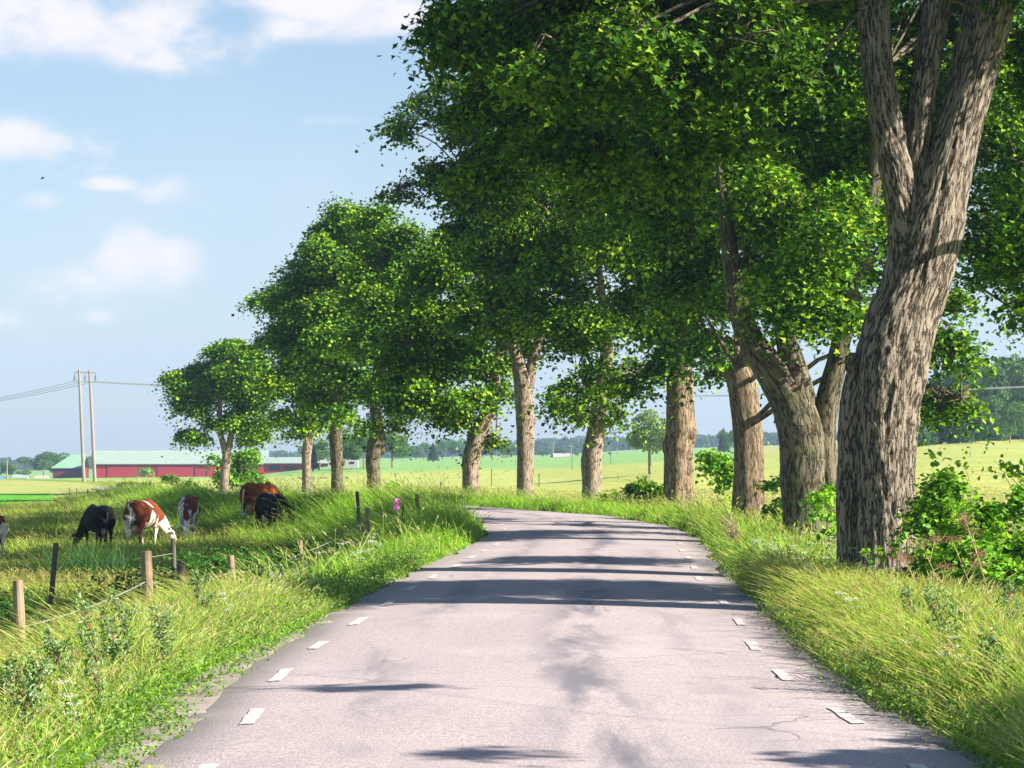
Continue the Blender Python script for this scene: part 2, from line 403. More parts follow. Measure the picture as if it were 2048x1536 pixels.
# asphalt strip
m_asph, nt, b, out = newmat("asphalt")
tc = N(nt, 'ShaderNodeTexCoord'); O = tc.outputs['Object']
nf = N(nt, 'ShaderNodeTexNoise', i_Scale=42.0, i_Detail=4.0, i_Roughness=.8); nt.links.new(O, nf.inputs['Vector'])
nv = N(nt, 'ShaderNodeTexVoronoi', i_Scale=55.0); nt.links.new(O, nv.inputs['Vector'])
mp = N(nt, 'ShaderNodeMapping'); mp.inputs['Scale'].default_value = (1.5, .33, 1); nt.links.new(O, mp.inputs[0])
ns = N(nt, 'ShaderNodeTexNoise', i_Scale=.9, i_Detail=8.0, i_Roughness=.62, i_Distortion=.5); nt.links.new(mp.outputs[0], ns.inputs['Vector'])
nl = N(nt, 'ShaderNodeTexNoise', i_Scale=.35, i_Detail=5.0, i_Roughness=.6); nt.links.new(O, nl.inputs['Vector'])
c = mixc(nt, smooth(nt, nf.outputs[0], .36, .64), (.245, .20, .21), (.45, .385, .385))
c = mixc(nt, M(nt, 'MULTIPLY', smooth(nt, nl.outputs[0], .45, .7), .35), c, (.46, .395, .41))
uvw = N(nt, 'ShaderNodeAttribute', attribute_name='bk'); sp = N(nt, 'ShaderNodeSeparateXYZ'); nt.links.new(uvw.outputs['Vector'], sp.inputs[0])
lat = sp.outputs[0]
# bitumen-bled wheel track right of the middle and thinner ones
def bump1(x, c0, wd): 
    q = M(nt, 'DIVIDE', M(nt, 'SUBTRACT', x, c0), wd); return M(nt, 'EXPONENT', M(nt, 'MULTIPLY', M(nt, 'MULTIPLY', q, q), -1.0))
tr = M(nt, 'ADD', M(nt, 'ADD', bump1(lat, .35, .34), M(nt, 'MULTIPLY', bump1(lat, -1.25, .22), .55)), M(nt, 'MULTIPLY', bump1(lat, 1.35, .2), .35))
tr = M(nt, 'MULTIPLY', M(nt, 'ADD', tr, .12), smooth(nt, ns.outputs[0], .40, .62))
c = mixc(nt, M(nt, 'MULTIPLY', tr, .95, clamp=True), c, (.15, .14, .165))
mp2 = N(nt, 'ShaderNodeMapping'); mp2.inputs['Scale'].default_value = (.8, 1.5, 1); nt.links.new(O, mp2.inputs[0])
nc = N(nt, 'ShaderNodeTexVoronoi', feature='DISTANCE_TO_EDGE', i_Scale=.55); 
wv = N(nt, 'ShaderNodeVectorMath', operation='MULTIPLY_ADD'); wv.inputs[1].default_value = (.9, .9, 0); nt.links.new(ns.outputs['Color'], wv.inputs[0]); nt.links.new(mp2.outputs[0], wv.inputs[2]); nt.links.new(wv.outputs[0], nc.inputs['Vector'])
crack = M(nt, 'MULTIPLY', smooth(nt, nc.outputs['Distance'], .012, .002), smooth(nt, nl.outputs[0], .5, .56))
c = mixc(nt, M(nt, 'MULTIPLY', crack, .6), c, (.11, .10, .11))
edge = M(nt, 'MULTIPLY', smooth(nt, M(nt, 'ADD', M(nt, 'ABSOLUTE', lat), M(nt, 'MULTIPLY', nf.outputs[0], .2)), 2.2, 2.5), .6)
c = mixc(nt, edge, c, (.24, .215, .19))
nt.links.new(c, b.inputs['Base Color']); b.inputs['Roughness'].default_value = .85; b.inputs['Specular IOR Level'].default_value = .3
hh = M(nt, 'ADD', nf.outputs[0], nv.outputs['Distance'])
bp = N(nt, 'ShaderNodeBump', i_Strength=.35, i_Distance=.006); nt.links.new(hh, bp.inputs['Height']); nt.links.new(bp.outputs[0], b.inputs['Normal'])

fs = np.arange(0, float(np.interp(213, CLN[:, 1], np.arange(len(CLN)))), .25)
cx = np.interp(fs, np.arange(len(CLN)), CLN[:, 0]); cyy = np.interp(fs, np.arange(len(CLN)), CLN[:, 1])
tx = np.interp(fs, np.arange(len(CLN)), TAN[:, 0]); ty = np.interp(fs, np.arange(len(CLN)), TAN[:, 1]); rz = np.interp(fs, np.arange(len(CLN)), ROADZ)
LAT = np.array([-2.56, -2.42, -1.9, -1.2, -.6, 0, .6, 1.2, 1.9, 2.36, 2.5])
def road_xyz(fi, lt, jit=None):
    lt = lt * wf(np.interp(fi, fs, cyy))
    x = np.interp(fi, fs, cx) + np.interp(fi, fs, ty) * lt; y = np.interp(fi, fs, cyy) - np.interp(fi, fs, tx) * lt
    z = np.interp(fi, fs, rz) + camber(x, y, lt); return np.stack([x, y, z], -1)
def camber(x, y, lt):
    a = np.abs(lt); z = .035 * (1 - (a / 2.2) ** 2) - .02
    z = z + (fbm(np.stack([x * .35, y * .22, x * 0 + 3], -1), 3) - .5) * .05 * (a < 2.45)
    return z - (a > 2.45) * .09
LL, FF = np.meshgrid(LAT, fs)
ej = (fbm(np.stack([FF * .9, np.sign(LL) * 5, FF * 0], 2), 3) - .5) * .38
LLj = LL + np.where(np.abs(LL) > 2.3, ej, 0)
V = road_xyz(FF, LLj); n = len(LAT); m = len(fs)
i = np.arange(m - 1)[:, None] * n; j = np.arange(n - 1)[None, :]
F = np.stack([i + j, i + j + 1, i + n + j + 1, i + n + j], 2).reshape(-1, 4)
r_ = mesh_np("road", V.reshape(-1, 3), F, m_asph, smooth_=True, vec=np.stack([LL.ravel(), FF.ravel(), FF.ravel() * 0], 1)); tag(r_, kind='structure')

# dashed edge lines
m_paint, nt, b, out = newmat("worn_road_paint")
tc = N(nt, 'ShaderNodeTexCoord'); nf = N(nt, 'ShaderNodeTexNoise', i_Scale=28.0, i_Detail=6.0, i_Roughness=.75); nt.links.new(tc.outputs['Object'], nf.inputs['Vector'])
nt.links.new(mixc(nt, smooth(nt, nf.outputs[0], .40, .60), (.38, .335, .33), (.57, .55, .515)), b.inputs['Base Color']); b.inputs['Roughness'].default_value = .8
mb = MB()
for side, off, ph in ((-1, -2.03, .85), (1, 2.02, .80)):
    for k in range(60):
        y0 = 12.6 + ph + 3.05 * k + random.uniform(-.08, .08)
        fi0 = float(np.interp(y0, cyy, fs)) if y0 < cyy.max() else None
        if fi0 is None or y0 > 110: break
        ln = random.uniform(.92, 1.08); q = np.linspace(0, ln, 7)
        P = []
        for t in q:
            for o_ in (-.05, -.018, .018, .05):
                lt = off + o_ + random.uniform(-.008, .008) + .03 * math.sin(k * 1.7)
                p = road_xyz(np.array([fi0 + t + (random.uniform(-.03, .03) if t in (q[0], q[-1]) else 0)]), np.array([lt]))[0]; p[2] += .007; P.append(p)
        ii = np.arange(6)[:, None] * 4; jj = np.arange(3)[None, :]
        mb.add(P, np.stack([ii + jj, ii + jj + 1, ii + 4 + jj + 1, ii + 4 + jj], 2).reshape(-1, 4))
o = mb.build("road_markings", m_paint); tag(o, kind='structure')
# ------------------------------------------------------------------ leaves and grass generators
M_LEAF = foliage_mat("maple_leaf", .17, .6, tint=(1.1, 1.1, .3), spec=.10)
M_BUSH = foliage_mat("shrub_leaf", .35, .5, spec=.15)
M_GRASS = foliage_mat("grass_blade", .40, .55, tint=(1.15, 1.1, .6), spec=.15)
PAL_LEAF = np.array([(.035, .115, .006), (.075, .18, .008), (.13, .26, .010), (.22, .34, .012), (.025, .08, .006)])
def orient(n, up=.7, out=None, wo=.5):
    """random leaf frames with normals leaning to up and to OUT"""
    v = rng.normal(size=(n, 3)); v /= np.linalg.norm(v, axis=1)[:, None]
    nn_ = v * .75 + np.array([0, 0, up]); 
    if out is not None: nn_ = nn_ + out * wo
    nn_ /= np.linalg.norm(nn_, axis=1)[:, None]
    t = np.cross(nn_, rng.normal(size=(n, 3))); t /= np.linalg.norm(t, axis=1)[:, None] + 1e-9
    return nn_, t, np.cross(nn_, t)
def leaf_quads(P, size, out=None, up=.7, wo=.5):
    n = len(P); nn_, t, b_ = orient(n, up, out, wo); s = size[:, None]
    V = np.empty((n, 4, 3))
    V[:, 0] = P - t * s * .5; V[:, 2] = P + t * s * .55 - nn_ * s * .12
    V[:, 1] = P + b_ * s * .46 + nn_ * s * .14 - t * s * .06; V[:, 3] = P - b_ * s * .46 + nn_ * s * .14 - t * s * .06
    F = np.arange(n * 4).reshape(n, 4)
    return V.reshape(-1, 3), F
def leaf_maple(P, size, out=None, up=.7, wo=.5):
    """three-pointed leaf: 7 vertices, three quads"""
    n = len(P); nn_, t, b_ = orient(n, up, out, wo); s = size[:, None]
    sh = [(-.42, 0, 0), (-.18, .5, .10), (.06, .2, .06), (.60, 0, -.10), (.06, -.2, .06), (-.18, -.5, .10), (0, 0, 0)]
    V = np.empty((n, 7, 3))
    for k, (a, c_, h_) in enumerate(sh): V[:, k] = P + t * s * a + b_ * s * c_ + nn_ * s * h_
    base = np.arange(n)[:, None] * 7
    F = np.concatenate([base + np.array([[0, 6, 2, 1]]), base + np.array([[0, 5, 4, 6]]), base + np.array([[6, 4, 3, 2]])])
    return V.reshape(-1, 3), F[:, ::-1]
def leaf_oval(P, size, out=None, up=.7, wo=.5, wk=.42):
    n = len(P); nn_, t, b_ = orient(n, up, out, wo); s = size[:, None]
    sh = [(-.5, 0, 0), (-.30, wk, .10), (.10, wk * .88, .09), (.52, 0, -.12), (.10, -wk * .88, .09), (-.30, -wk, .10)]
    V = np.empty((n, 6, 3))
    for k, (a, c_, h_) in enumerate(sh): V[:, k] = P + t * s * a + b_ * s * c_ + nn_ * s * h_
    base = np.arange(n)[:, None] * 6
    F = np.concatenate([base + np.array([[0, 3, 2, 1]]), base + np.array([[0, 5, 4, 3]])])
    return V.reshape(-1, 3), F
def leafcol(n, per, pal=PAL_LEAF, bright=1.0, grp=None):
    k = rng.integers(0, len(pal), n) if grp is None else grp
    c = pal[k] * (rng.uniform(.75, 1.3, n))[:, None] * bright
    c = np.clip(c, 0, 1)
    return np.repeat(c, per, axis=0)

def lobes_to_leaves(lobes, leaf, dens, spray=.55, fine=None, bright=1.0, pal=PAL_LEAF, shell=.62, clump=70):
    """lobes: (centre, radii[, density factor]); leaves sit in flattened sprays spread through each lobe"""
    SP = []; SR = []; SO = []; DN = []
    for L in lobes:
        c_, r_ = np.array(L[0]), np.array(L[1]); k = L[2] if len(L) > 2 else 1.0
        area = 4 * math.pi * ((r_[0]*r_[1])**1.6/3 + (r_[0]*r_[2])**1.6/3 + (r_[1]*r_[2])**1.6/3) ** (1/1.6)
        ns = max(6, int(area / (spray * spray) * dens * k))
        # each lobe is a head of smaller tufts, like cauliflower, with gaps between them
        K = int(np.clip(area / (spray * spray * 9), 3, 26)); kv = rng.normal(size=(K, 3)); kv /= np.linalg.norm(kv, axis=1)[:, None]
        kc = kv * rng.uniform(.45, .88, K)[:, None]; kr = rng.uniform(.26, .50, K); ki = rng.integers(0, K, ns)
        v = rng.normal(size=(ns, 3)); v[:, 2] = np.where(rng.random(ns) < .6, np.abs(v[:, 2]), v[:, 2]); v /= np.linalg.norm(v, axis=1)[:, None]
        q = kc[ki] + v * (kr[ki] * (shell + (1.05 - shell) * rng.random(ns) ** .7))[:, None]
        SP.append(c_ + q * r_); SO.append(v * .7 + kv[ki] * .3)
    SP = np.concatenate(SP); SO = np.concatenate(SO)
    ns = len(SP); cnt = rng.integers(int(clump * .5), int(clump * 1.4), ns)
    idx = np.repeat(np.arange(ns), cnt); n = len(idx)
    size_s = spray * rng.uniform(.6, 1.25, ns)
    q = rng.normal(size=(n, 3)) * np.array([.5, .5, .19]) * size_s[idx][:, None]
    # droop the outer rim of each spray
    q[:, 2] -= .45 * (q[:, 0] ** 2 + q[:, 1] ** 2) / size_s[idx]
    P = SP[idx] + q + SO[idx] * .05
    size = leaf * rng.uniform(.6, 1.25, n)
    out = SO[idx]
    V, F = (leaf_oval if fine == 'oval' else leaf_maple if fine else leaf_quads)(P, size, out)
    per = 6 if fine == 'oval' else 7 if fine else 4
    tone = rng.uniform(.6, 1.45, ns)[idx]; kk = rng.integers(0, len(pal), ns)[idx]
    kk = np.where(rng.random(n) < .35, rng.integers(0, len(pal), n), kk)
    c_ = np.clip(pal[kk] * tone[:, None] * rng.uniform(.8, 1.22, n)[:, None] * bright, 0, 1)
    return V, F, np.repeat(c_, per, axis=0), SP

def blades(P, h, lean, wdt, col, curve=.5, seg=3, yaw=None):
    """grass blades: P (n,3) roots, h heights, lean (n,2) tip offset as share of height"""
    n = len(P); yaw = rng.uniform(0, math.pi, n) if yaw is None else yaw
    side = np.stack([np.cos(yaw), np.sin(yaw), np.zeros(n)], 1)
    V = np.empty((n, seg * 2 + 1, 3)); ts = np.linspace(0, 1, seg + 1)
    L = np.concatenate([lean, np.zeros((n, 1))], 1)
    for k in range(seg + 1):
        t = ts[k]
        c_ = P + L * (h * (t ** (1 + curve * 1.3)))[:, None]; c_[:, 2] += h * (t - .22 * curve * t ** 3)
        w_ = (wdt * (1 - t) ** .55)[:, None]
        if k < seg: V[:, 2 * k] = c_ - side * w_ * .5; V[:, 2 * k + 1] = c_ + side * w_ * .5
        else: V[:, 2 * k] = c_
    base = np.arange(n)[:, None] * (2 * seg + 1)
    Fq = np.concatenate([base + np.array([[2*k, 2*k+1, 2*k+3, 2*k+2]]) for k in range(seg - 1)]) if seg > 1 else np.zeros((0, 4), int)
    Ft = base + np.array([[2*seg-2, 2*seg-1, 2*seg]])
    return V.reshape(-1, 3), Fq, Ft, np.repeat(col, 2 * seg + 1, axis=0)
def stems(P, h, lean, col, hcol, hw=.012, hl=.12, sw=.004):
    """flowering stalks, each with a spindle seed head that nods with the wind"""
    n = len(P); L = np.concatenate([lean, np.zeros((n, 1))], 1); Vs = []; Cs = []
    yaw = rng.uniform(0, math.pi, n); side = np.stack([np.cos(yaw), np.sin(yaw), np.zeros(n)], 1); side2 = np.stack([-side[:, 1], side[:, 0], side[:, 2]], 1)
    def c_(t): 
        q = P + L * (h * t ** 1.8)[:, None]; q[:, 2] += h * (t - .10 * t ** 3); return q
    hl_ = np.clip(hl / h, .08, .4) * rng.uniform(.7, 1.3, n)
    tt = [np.zeros(n), np.full(n, .5), 1 - hl_]
    V = np.empty((n, 14, 3)); 
    for k, t in enumerate(tt): V[:, 2*k] = c_(t) - side * sw * .5; V[:, 2*k+1] = c_(t) + side * sw * .5
    m_ = c_(1 - hl_ * .55); e_ = c_(np.ones(n))
    b_ = c_(1 - hl_)
    V[:, 6] = b_; V[:, 7] = m_ - side * hw; V[:, 8] = e_; V[:, 9] = m_ + side * hw
    V[:, 10] = b_; V[:, 11] = m_ - side2 * hw; V[:, 12] = e_; V[:, 13] = m_ + side2 * hw
    base = np.arange(n)[:, None] * 14
    F = np.concatenate([base + np.array([q]) for q in ([0,1,3,2],[2,3,5,4],[6,7,8,9],[10,11,12,13])])
    C_ = np.empty((n, 14, 3)); C_[:, :6] = col[:, None]; C_[:, 6:] = hcol[:, None]
    return V.reshape(-1, 3), F, C_.reshape(-1, 3)

PAL_G = np.array([(.11, .28, .015), (.20, .42, .02), (.30, .52, .03), (.07, .20, .015), (.40, .54, .06), (.16, .38, .015)])
PAL_S = np.array([(.48, .58, .18), (.40, .54, .12), (.60, .58, .28), (.36, .44, .12), (.50, .40, .24)])
WIND = np.array([-.34, .04])
def scatter(dfun, cells):
    """cells: list of (x0,x1,y0,y1,count): uniform samples filtered by DFUN(x,y,D)->keep probability"""
    X_, Y_ = [], []
    for x0, x1, y0, y1, n_ in cells:
        # rectangles in the sense that x is scaled by y (follows the view fan)
        y = np.sqrt(rng.uniform(y0 * y0, y1 * y1, n_)) ; u = rng.uniform(x0, x1, n_); X_.append(u * y); Y_.append(y)
    x = np.concatenate(X_); y = np.concatenate(Y_); D = look(GD, x, y)
    k = rng.random(len(x)) < dfun(x, y, D); return x[k], y[k], D[k]
def patch(x, y, s, off=0): return fbm(np.stack([x * s, y * s, x * 0 + off], 1), 3)

def grass_object(name, cells, keep, hfun, w0, label, stem_share, lean_k=1.0, sp=PAL_S, pal=PAL_G, hcap=None):
    x, y, D = scatter(keep, cells); z = look(GZ, x, y) - .02; n = len(x)
    pt = patch(x, y, .5, 4); pt2 = patch(x, y, .18, 9)
    h = hfun(x, y, D, pt) * rng.uniform(.45, 1.15, n)
    lean = WIND[None] * lean_k * rng.uniform(.0, 1.5, n)[:, None] + rng.normal(size=(n, 2)) * .42
    d = y; wd = (w0 + d * .00022) * rng.uniform(.6, 1.4, n)
    k = np.clip((pt2 * 1.7 - .35 + rng.normal(size=n) * .16) * len(pal), 0, len(pal) - 1).astype(int); k = np.where(rng.random(n) < .35, rng.integers(0, len(pal), n), k)
    col = pal[k] * rng.uniform(.7, 1.3, n)[:, None]
    P = np.stack([x, y, z], 1); isst = rng.random(n) < stem_share * np.clip(pt * 2.2 - .1, .1, 1.6)
    a = ~isst
    V1, Fq, Ft, C1 = blades(P[a], h[a], lean[a], wd[a], col[a])
    b_ = isst; nb = int(b_.sum())
    sc_ = sp[rng.integers(0, len(sp), nb)] * rng.uniform(.75, 1.2, nb)[:, None]
    V2, F2, C2 = stems(P[b_], h[b_] * 1.35 + .12, lean[b_] * 1.15, col[b_] * .8 + sc_ * .35, sc_, hw=.0035 + .00010 * np.mean(d), sw=.002 + .00008 * np.mean(d), hl=.11)
    V = np.concatenate([V1, V2]); F2 = F2 + len(V1)
    o = mesh_np(name, V, [np.concatenate([Fq, F2]), Ft], M_GRASS, col=np.concatenate([C1, C2]))
    tag(o, label, 'grass', kind='stuff'); print(name, n); return o
# -- left verge, near to far
def lv(x, y, D):
    D = D / wf(y); return ((D < -2.42 - .30 * (1 - sstep(y, 18, 26)) - .25 * patch(x, y, 1.3, 2)) & (D > -7.5)) * np.clip(.25 + 1.3 * sstep(-D, 2.3, 2.9), 0, 1)
def hl(x, y, D, pt):
    D = D / wf(y); return (.09 + .34 * sstep(-D, 2.5, 3.4)) * (.5 + .9 * pt)
grass_object("roadside_grass", [(-.225, -.04, 12, 30, 330000)], lv, hl, .006, "tall seeding meadow grass along the left edge of the road", .13)
grass_object("roadside_grass", [(-.20, .03, 30, 132, 430000)], lv, lambda x, y, D, pt: hl(x, y, D, pt) * (1.3 + .75 * sstep(y, 44, 58) * (1 - .8 * sstep(y, 78, 96)) * (1 - sstep(-D, 4.2, 5.5)) ), .008, "tall grass on the left road bank further along", .08)
# -- right verge
def rv(x, y, D):
    D = D / wf(y); return ((D > 2.42 + .25 * patch(x, y, 1.3, 6)) & (D < 9)) * np.clip(.25 + 1.3 * sstep(D, 2.3, 2.9), 0, 1)
def hr(x, y, D, pt):
    D = D / wf(y); return (.09 + .40 * sstep(D, 2.5, 3.3) - .06 * sstep(D, 3.6, 5)) * (.5 + .9 * pt) * (1 - .5 * np.exp(-((y - 33) / 6.5) ** 2) * sstep(D, 2.8, 3.4))
grass_object("roadside_grass", [(.05, .225, 12, 34, 330000)], rv, hr, .006, "wind-bent yellow green grass along the right edge of the road", .15, .75)
grass_object("roadside_grass", [(-.06, .16, 34, 110, 260000)], rv, hr, .008, "straw-tipped grass under the row of tree trunks", .10)
# -- pasture
def pa(x, y, D): return (D < -5.5) * 1.0
grass_object("pasture_grass", [(-.26, .0, 24, 60, 170000), (-.26, .0, 60, 126, 200000)], pa, lambda x, y, D, pt: .12 + .42 * pt, .011, "rough green pasture grass around the grazing cows", .10,
             sp=np.array([(.48, .46, .18), (.40, .36, .14), (.50, .42, .2)]),
             pal=np.array([(.16, .30, .03), (.26, .38, .045), (.34, .43, .06), (.10, .22, .02), (.40, .44, .10)]))
# -- mown field beyond the trees: short stubble and swathes
def mf(x, y, D): return (D > 7.5) * np.clip(.15 + 1.2 * sstep(patch(x * 1, y * .45, .22, 12), .45, .6), 0, 1)
grass_object("field_grass", [(-.06, .25, 48, 130, 150000)], mf, lambda x, y, D, pt: .05 + .16 * pt, .018, "short pale stubble of the mown hay field", .05,
             pal=np.array([(.34, .38, .12), (.42, .41, .19), (.26, .34, .09), (.48, .43, .24)]))
# -- low herbs in the verges: small leafy rosettes
def herb(name, cells, keep, label, n_leaf, size, hmax, pal, bright=1.0):
    x, y, D = scatter(keep, cells); z = look(GZ, x, y); m_ = len(x); idx = np.repeat(np.arange(m_), n_leaf)
    n = len(idx); hh_ = hmax * rng.uniform(.3, 1.1, m_)[idx]; t = rng.random(n)
    P = np.stack([x[idx] + rng.normal(size=n) * .06 * (1 + y[idx] * .01) - .2 * t * hh_, y[idx] + rng.normal(size=n) * .07, z[idx] + t * hh_], 1)
    V, F = leaf_oval(P, size * rng.uniform(.5, 1.4, n), up=.5, wk=.28); c_ = leafcol(n, 6, pal, bright)
    o = mesh_np(name, V, F, M_BUSH, col=c_); tag(o, label, 'herbs', kind='stuff'); return o
PAL_H = np.array([(.10, .24, .02), (.16, .31, .03), (.22, .36, .04), (.12, .24, .07), (.20, .28, .12)])
herb("verge_herbs", [(-.225, -.03, 12, 60, 15000)], lambda x, y, D: ((D < -2.4) & (D > -5.5)) * .9, "low leafy herbs among the left verge grass", 34, .030, .34, PAL_H)
herb("verge_herbs", [(.03, .225, 12, 60, 16000)], lambda x, y, D: ((D > 2.4) & (D < 6.5)) * .9, "low leafy herbs among the right verge grass", 34, .030, .32, PAL_H)

PAL_N = np.array([(.04, .14, .02), (.06, .19, .025), (.09, .23, .03), (.03, .10, .015)])
def nt_keep(x, y, D): return ((D < -4.6) & (D > -10.5)) * np.clip(sstep(patch(x, y, .35, 21), .38, .52) * (1 - sstep(-D, 6.8, 9)) * (1 - sstep(y, 46, 58)), 0, 1)
herb("nettles", [(-.21, .0, 28, 64, 16000)], nt_keep, "dark green nettles and docks thick behind the roadside fence", 40, .062, .85, PAL_N)
# ------------------------------------------------------------------ the avenue of old maples
B_GREY = bark_mat("bark_grey", (.020, .015, .011), (.33, .27, .22), lich_amt=.08, moss_amt=.12, sc=1.35, bump=.9)
B_ORANGE = bark_mat("bark_lichen", (.035, .024, .015), (.265, .20, .14), lich=(.42, .22, .05), lich_amt=.45, moss_amt=.15, sc=1.15)
B_PALE = bark_mat("bark_pale", (.05, .035, .025), (.30, .24, .185), lich_amt=.15, moss_amt=.1, sc=1.3, bump=.5)
B_MOSS = bark_mat("bark_mossy", (.02, .016, .011), (.17, .145, .10), lich_amt=.1, moss_amt=.55, sc=1.0)
BRCOL = np.array([.16, .12, .09])
def limb_px(pts, d, k=6, dd=None):
    """pts [(px,py,half width px[,depth offset])] -> centre line and radii in metres"""
    P = []; r = []
    for q in pts:
        dz = q[3] if len(q) > 3 else 0
        P.append(at(q[0], q[1], d + dz)); r.append(msz(q[2], d + dz))
    P = np.array(P); C_ = catmull(P, k)
    rr_ = np.interp(np.linspace(0, len(P) - 1, len(C_)), np.arange(len(P)), r)
    return C_, rr_
def bark_disp(seed, amp=.045, fr=16.0, ribs=.10, flare=None):
    def f(bk, L, th):
        q = bk.copy(); q[..., 2] *= .16
        n1 = fbm(q * fr * .55 + seed, 3); rid = 1 - np.abs(n1 * 2 - 1)
        n2 = fbm(q * np.array([2.2, 2.2, 5]) + seed * 2, 2)
        lob = vnoise(np.stack([np.cos(th)[None, :] * 1.6 + seed + L[:, None] * .12, np.sin(th)[None, :] * 1.6 + 0 * L[:, None], L[:, None] * .35 + 0 * th[None, :]], -1))
        v = 1 + amp * (rid - .7) * 2.2 + ribs * (lob - .5) * 2 + .06 * (n2 - .5)
        if flare: v = v + flare * np.exp(-L / .35)[:, None] * (.6 + .8 * lob)
        return v
    return f
def knob(mb, px, py, r, d, out=(0, 0, 1), seed=1.0):
    """burr or stub: squashed bumpy ball on the trunk"""
    c_ = at(px, py, d); r = msz(r, d); a = np.linspace(0, math.pi, 12); b_ = np.linspace(0, 2 * math.pi, 18, endpoint=False)
    A_, B_ = np.meshgrid(a, b_, indexing='ij'); v = np.stack([np.sin(A_) * np.cos(B_), np.sin(A_) * np.sin(B_), np.cos(A_)], -1)
    v = v * (r * (.8 + .45 * vnoise(v * 2.5 + seed)))[..., None] * np.array([1, 1, 1.25])
    V = (c_ + v).reshape(-1, 3); i = np.arange(11)[:, None] * 18; j = np.arange(18)[None, :]; j2 = (j + 1) % 18
    mb.add(V, np.stack([i + j, i + 18 + j, i + 18 + j2, i + j2], 2).reshape(-1, 4), BRCOL, V - c_)

ALLSP = {}
def maple(label, d, limbs, lobes, mat, leaf=.15, dens=1.0, spray=.6, clump=60, bright=1.0, sides=28, rings=14, knobs=(), twigs=26, fine=False, shell=.62, seed=1.0, name="maple_tree", group="old maples lining the road", ground=None, depth_k=1.7, rmax=.085, extra=(), pal=PAL_LEAF, cut=()):
    base = limbs[0][0]; b0 = at(base[0], base[1], d); z0 = gz1(b0[0], d)
    loc = np.array([b0[0], d, z0])
    mb = MB(); ends = []; limbs = [l if len(l) != 3 or i else l for i, l in enumerate(limbs)]
    for li, pts in enumerate(limbs):
        pts = list(pts)
        if len(pts) >= 5 and pts[-1][2] < 40 and pts[-1][1] < 735:
            q1, q0 = pts[-1], pts[-2]; pts.append((q1[0] + (q1[0] - q0[0]) * .9, q1[1] + (q1[1] - q0[1]) * .9, q1[2] * .55)); pts.append((q1[0] + (q1[0] - q0[0]) * 1.5, q1[1] + (q1[1] - q0[1]) * 2.0, q1[2] * .22))
        if li == 0:
            # run the trunk down into the ground
            p0 = pts[0]; zpx = HOR - (z0 - .25 - EYE) / d * FPX
            pts = [(p0[0], zpx, p0[2] * 1.06)] + pts
        C_, rr_ = limb_px(pts, d, rings)
        V, F, B = tube(C_, rr_, sides, bark_disp(seed + li * 3.1, amp=.085 if sides > 100 else .05, fr=22 if sides > 100 else 16, ribs=.15, flare=.32 if li == 0 else None))
        mb.add(V, F, BRCOL, B + li * 1.7); 
        n_ = sides; ring = V[-n_:]; mb.add(np.vstack([ring, ring.mean(0)]), np.stack([np.arange(n_), (np.arange(n_) + 1) % n_, np.full(n_, n_)], 1), BRCOL, np.vstack([B[-n_:], B[-1:]]) )
        if 30 < d < 40 and li != 2: continue
        if len(pts) < 5: continue
        ends.append((C_[-1], rr_[-1])); 
        for q in (int(len(C_) * .6), int(len(C_) * .8)): ends.append((C_[q], rr_[q] * .5))
    for kx, ky, kr in knobs: knob(mb, kx, ky, kr, d - msz(kr, d) * .3, seed=seed)
    L = []
    for qi, q in enumerate(lobes):
        px, py, rx, ry = q[:4]; dz = (q[4] if len(q) > 4 else 0) + (1.1, -.6, .9)[qi % 3] * (depth_k - 1) * msz(q[2], d) * .5; k = q[5] if len(q) > 5 else 1.0
        if k < .6: k *= .5
        c_ = at(px, py, d + dz); a, b_ = msz(rx, d + dz), msz(ry, d + dz)
        L.append((c_, (a, (a + b_) * .5 * depth_k, b_), k))
    for q in extra: L.append(q)
    V, F, cc, SP = lobes_to_leaves(L, leaf * (.84 if fine else .88), dens * (2.6 if fine else 2.3), spray, fine, bright, shell=shell * .8, clump=int(clump * 1.25), pal=pal)
    for (lo, hi) in cut:
        pass
    # limbs reaching from the trunk ends into every lobe, twigs to sprays
    E = np.array([e[0] for e in ends])
    for q in L:
        c_ = np.array(q[0]); 
        e = ends[int(np.argmin(np.linalg.norm(E - c_, axis=1) + np.maximum(0, E[:, 2] - c_[2]) * 1.5))]
        mid = (e[0] + c_) * .5 + np.array([0, 0, .15 * np.linalg.norm(c_ - e[0])]) + rng.normal(size=3) * .2
        P = catmull([e[0], mid, c_, c_ + (c_ - mid) * .12], 5); r0 = min(rmax, max(.03, e[1] * .4), .010 * np.linalg.norm(c_ - e[0]) + .025)
        mb.tube(P, np.linspace(r0, min(.02, r0 * .6), len(P)), 7, BRCOL, cap=False)
        m_ = np.linalg.norm((SP - c_) / (np.array(q[1]) * 1.1), axis=1) < 1; S = SP[m_]
        if len(S):
            for s_ in S[rng.integers(0, len(S), twigs)]:
                st_ = P[rng.integers(int(len(P) * .6), len(P))]
                Q = catmull([st_, (st_ + s_) * .5 + rng.normal(size=3) * .18 + np.array([0, 0, .12]), s_], 3)
                mb.tube(Q, np.linspace(.022, .006, len(Q)), 4, BRCOL, cap=False)
    root = empty(name, loc, label, 'tree', group)
    mb.build('trunk', mat, root, smooth_=True, loc=loc)
    mesh_np('crown', V, F, M_LEAF, root, col=cc, loc=loc)
    print(label[:30], len(F)); return root

G1 = "old maples lining the road"
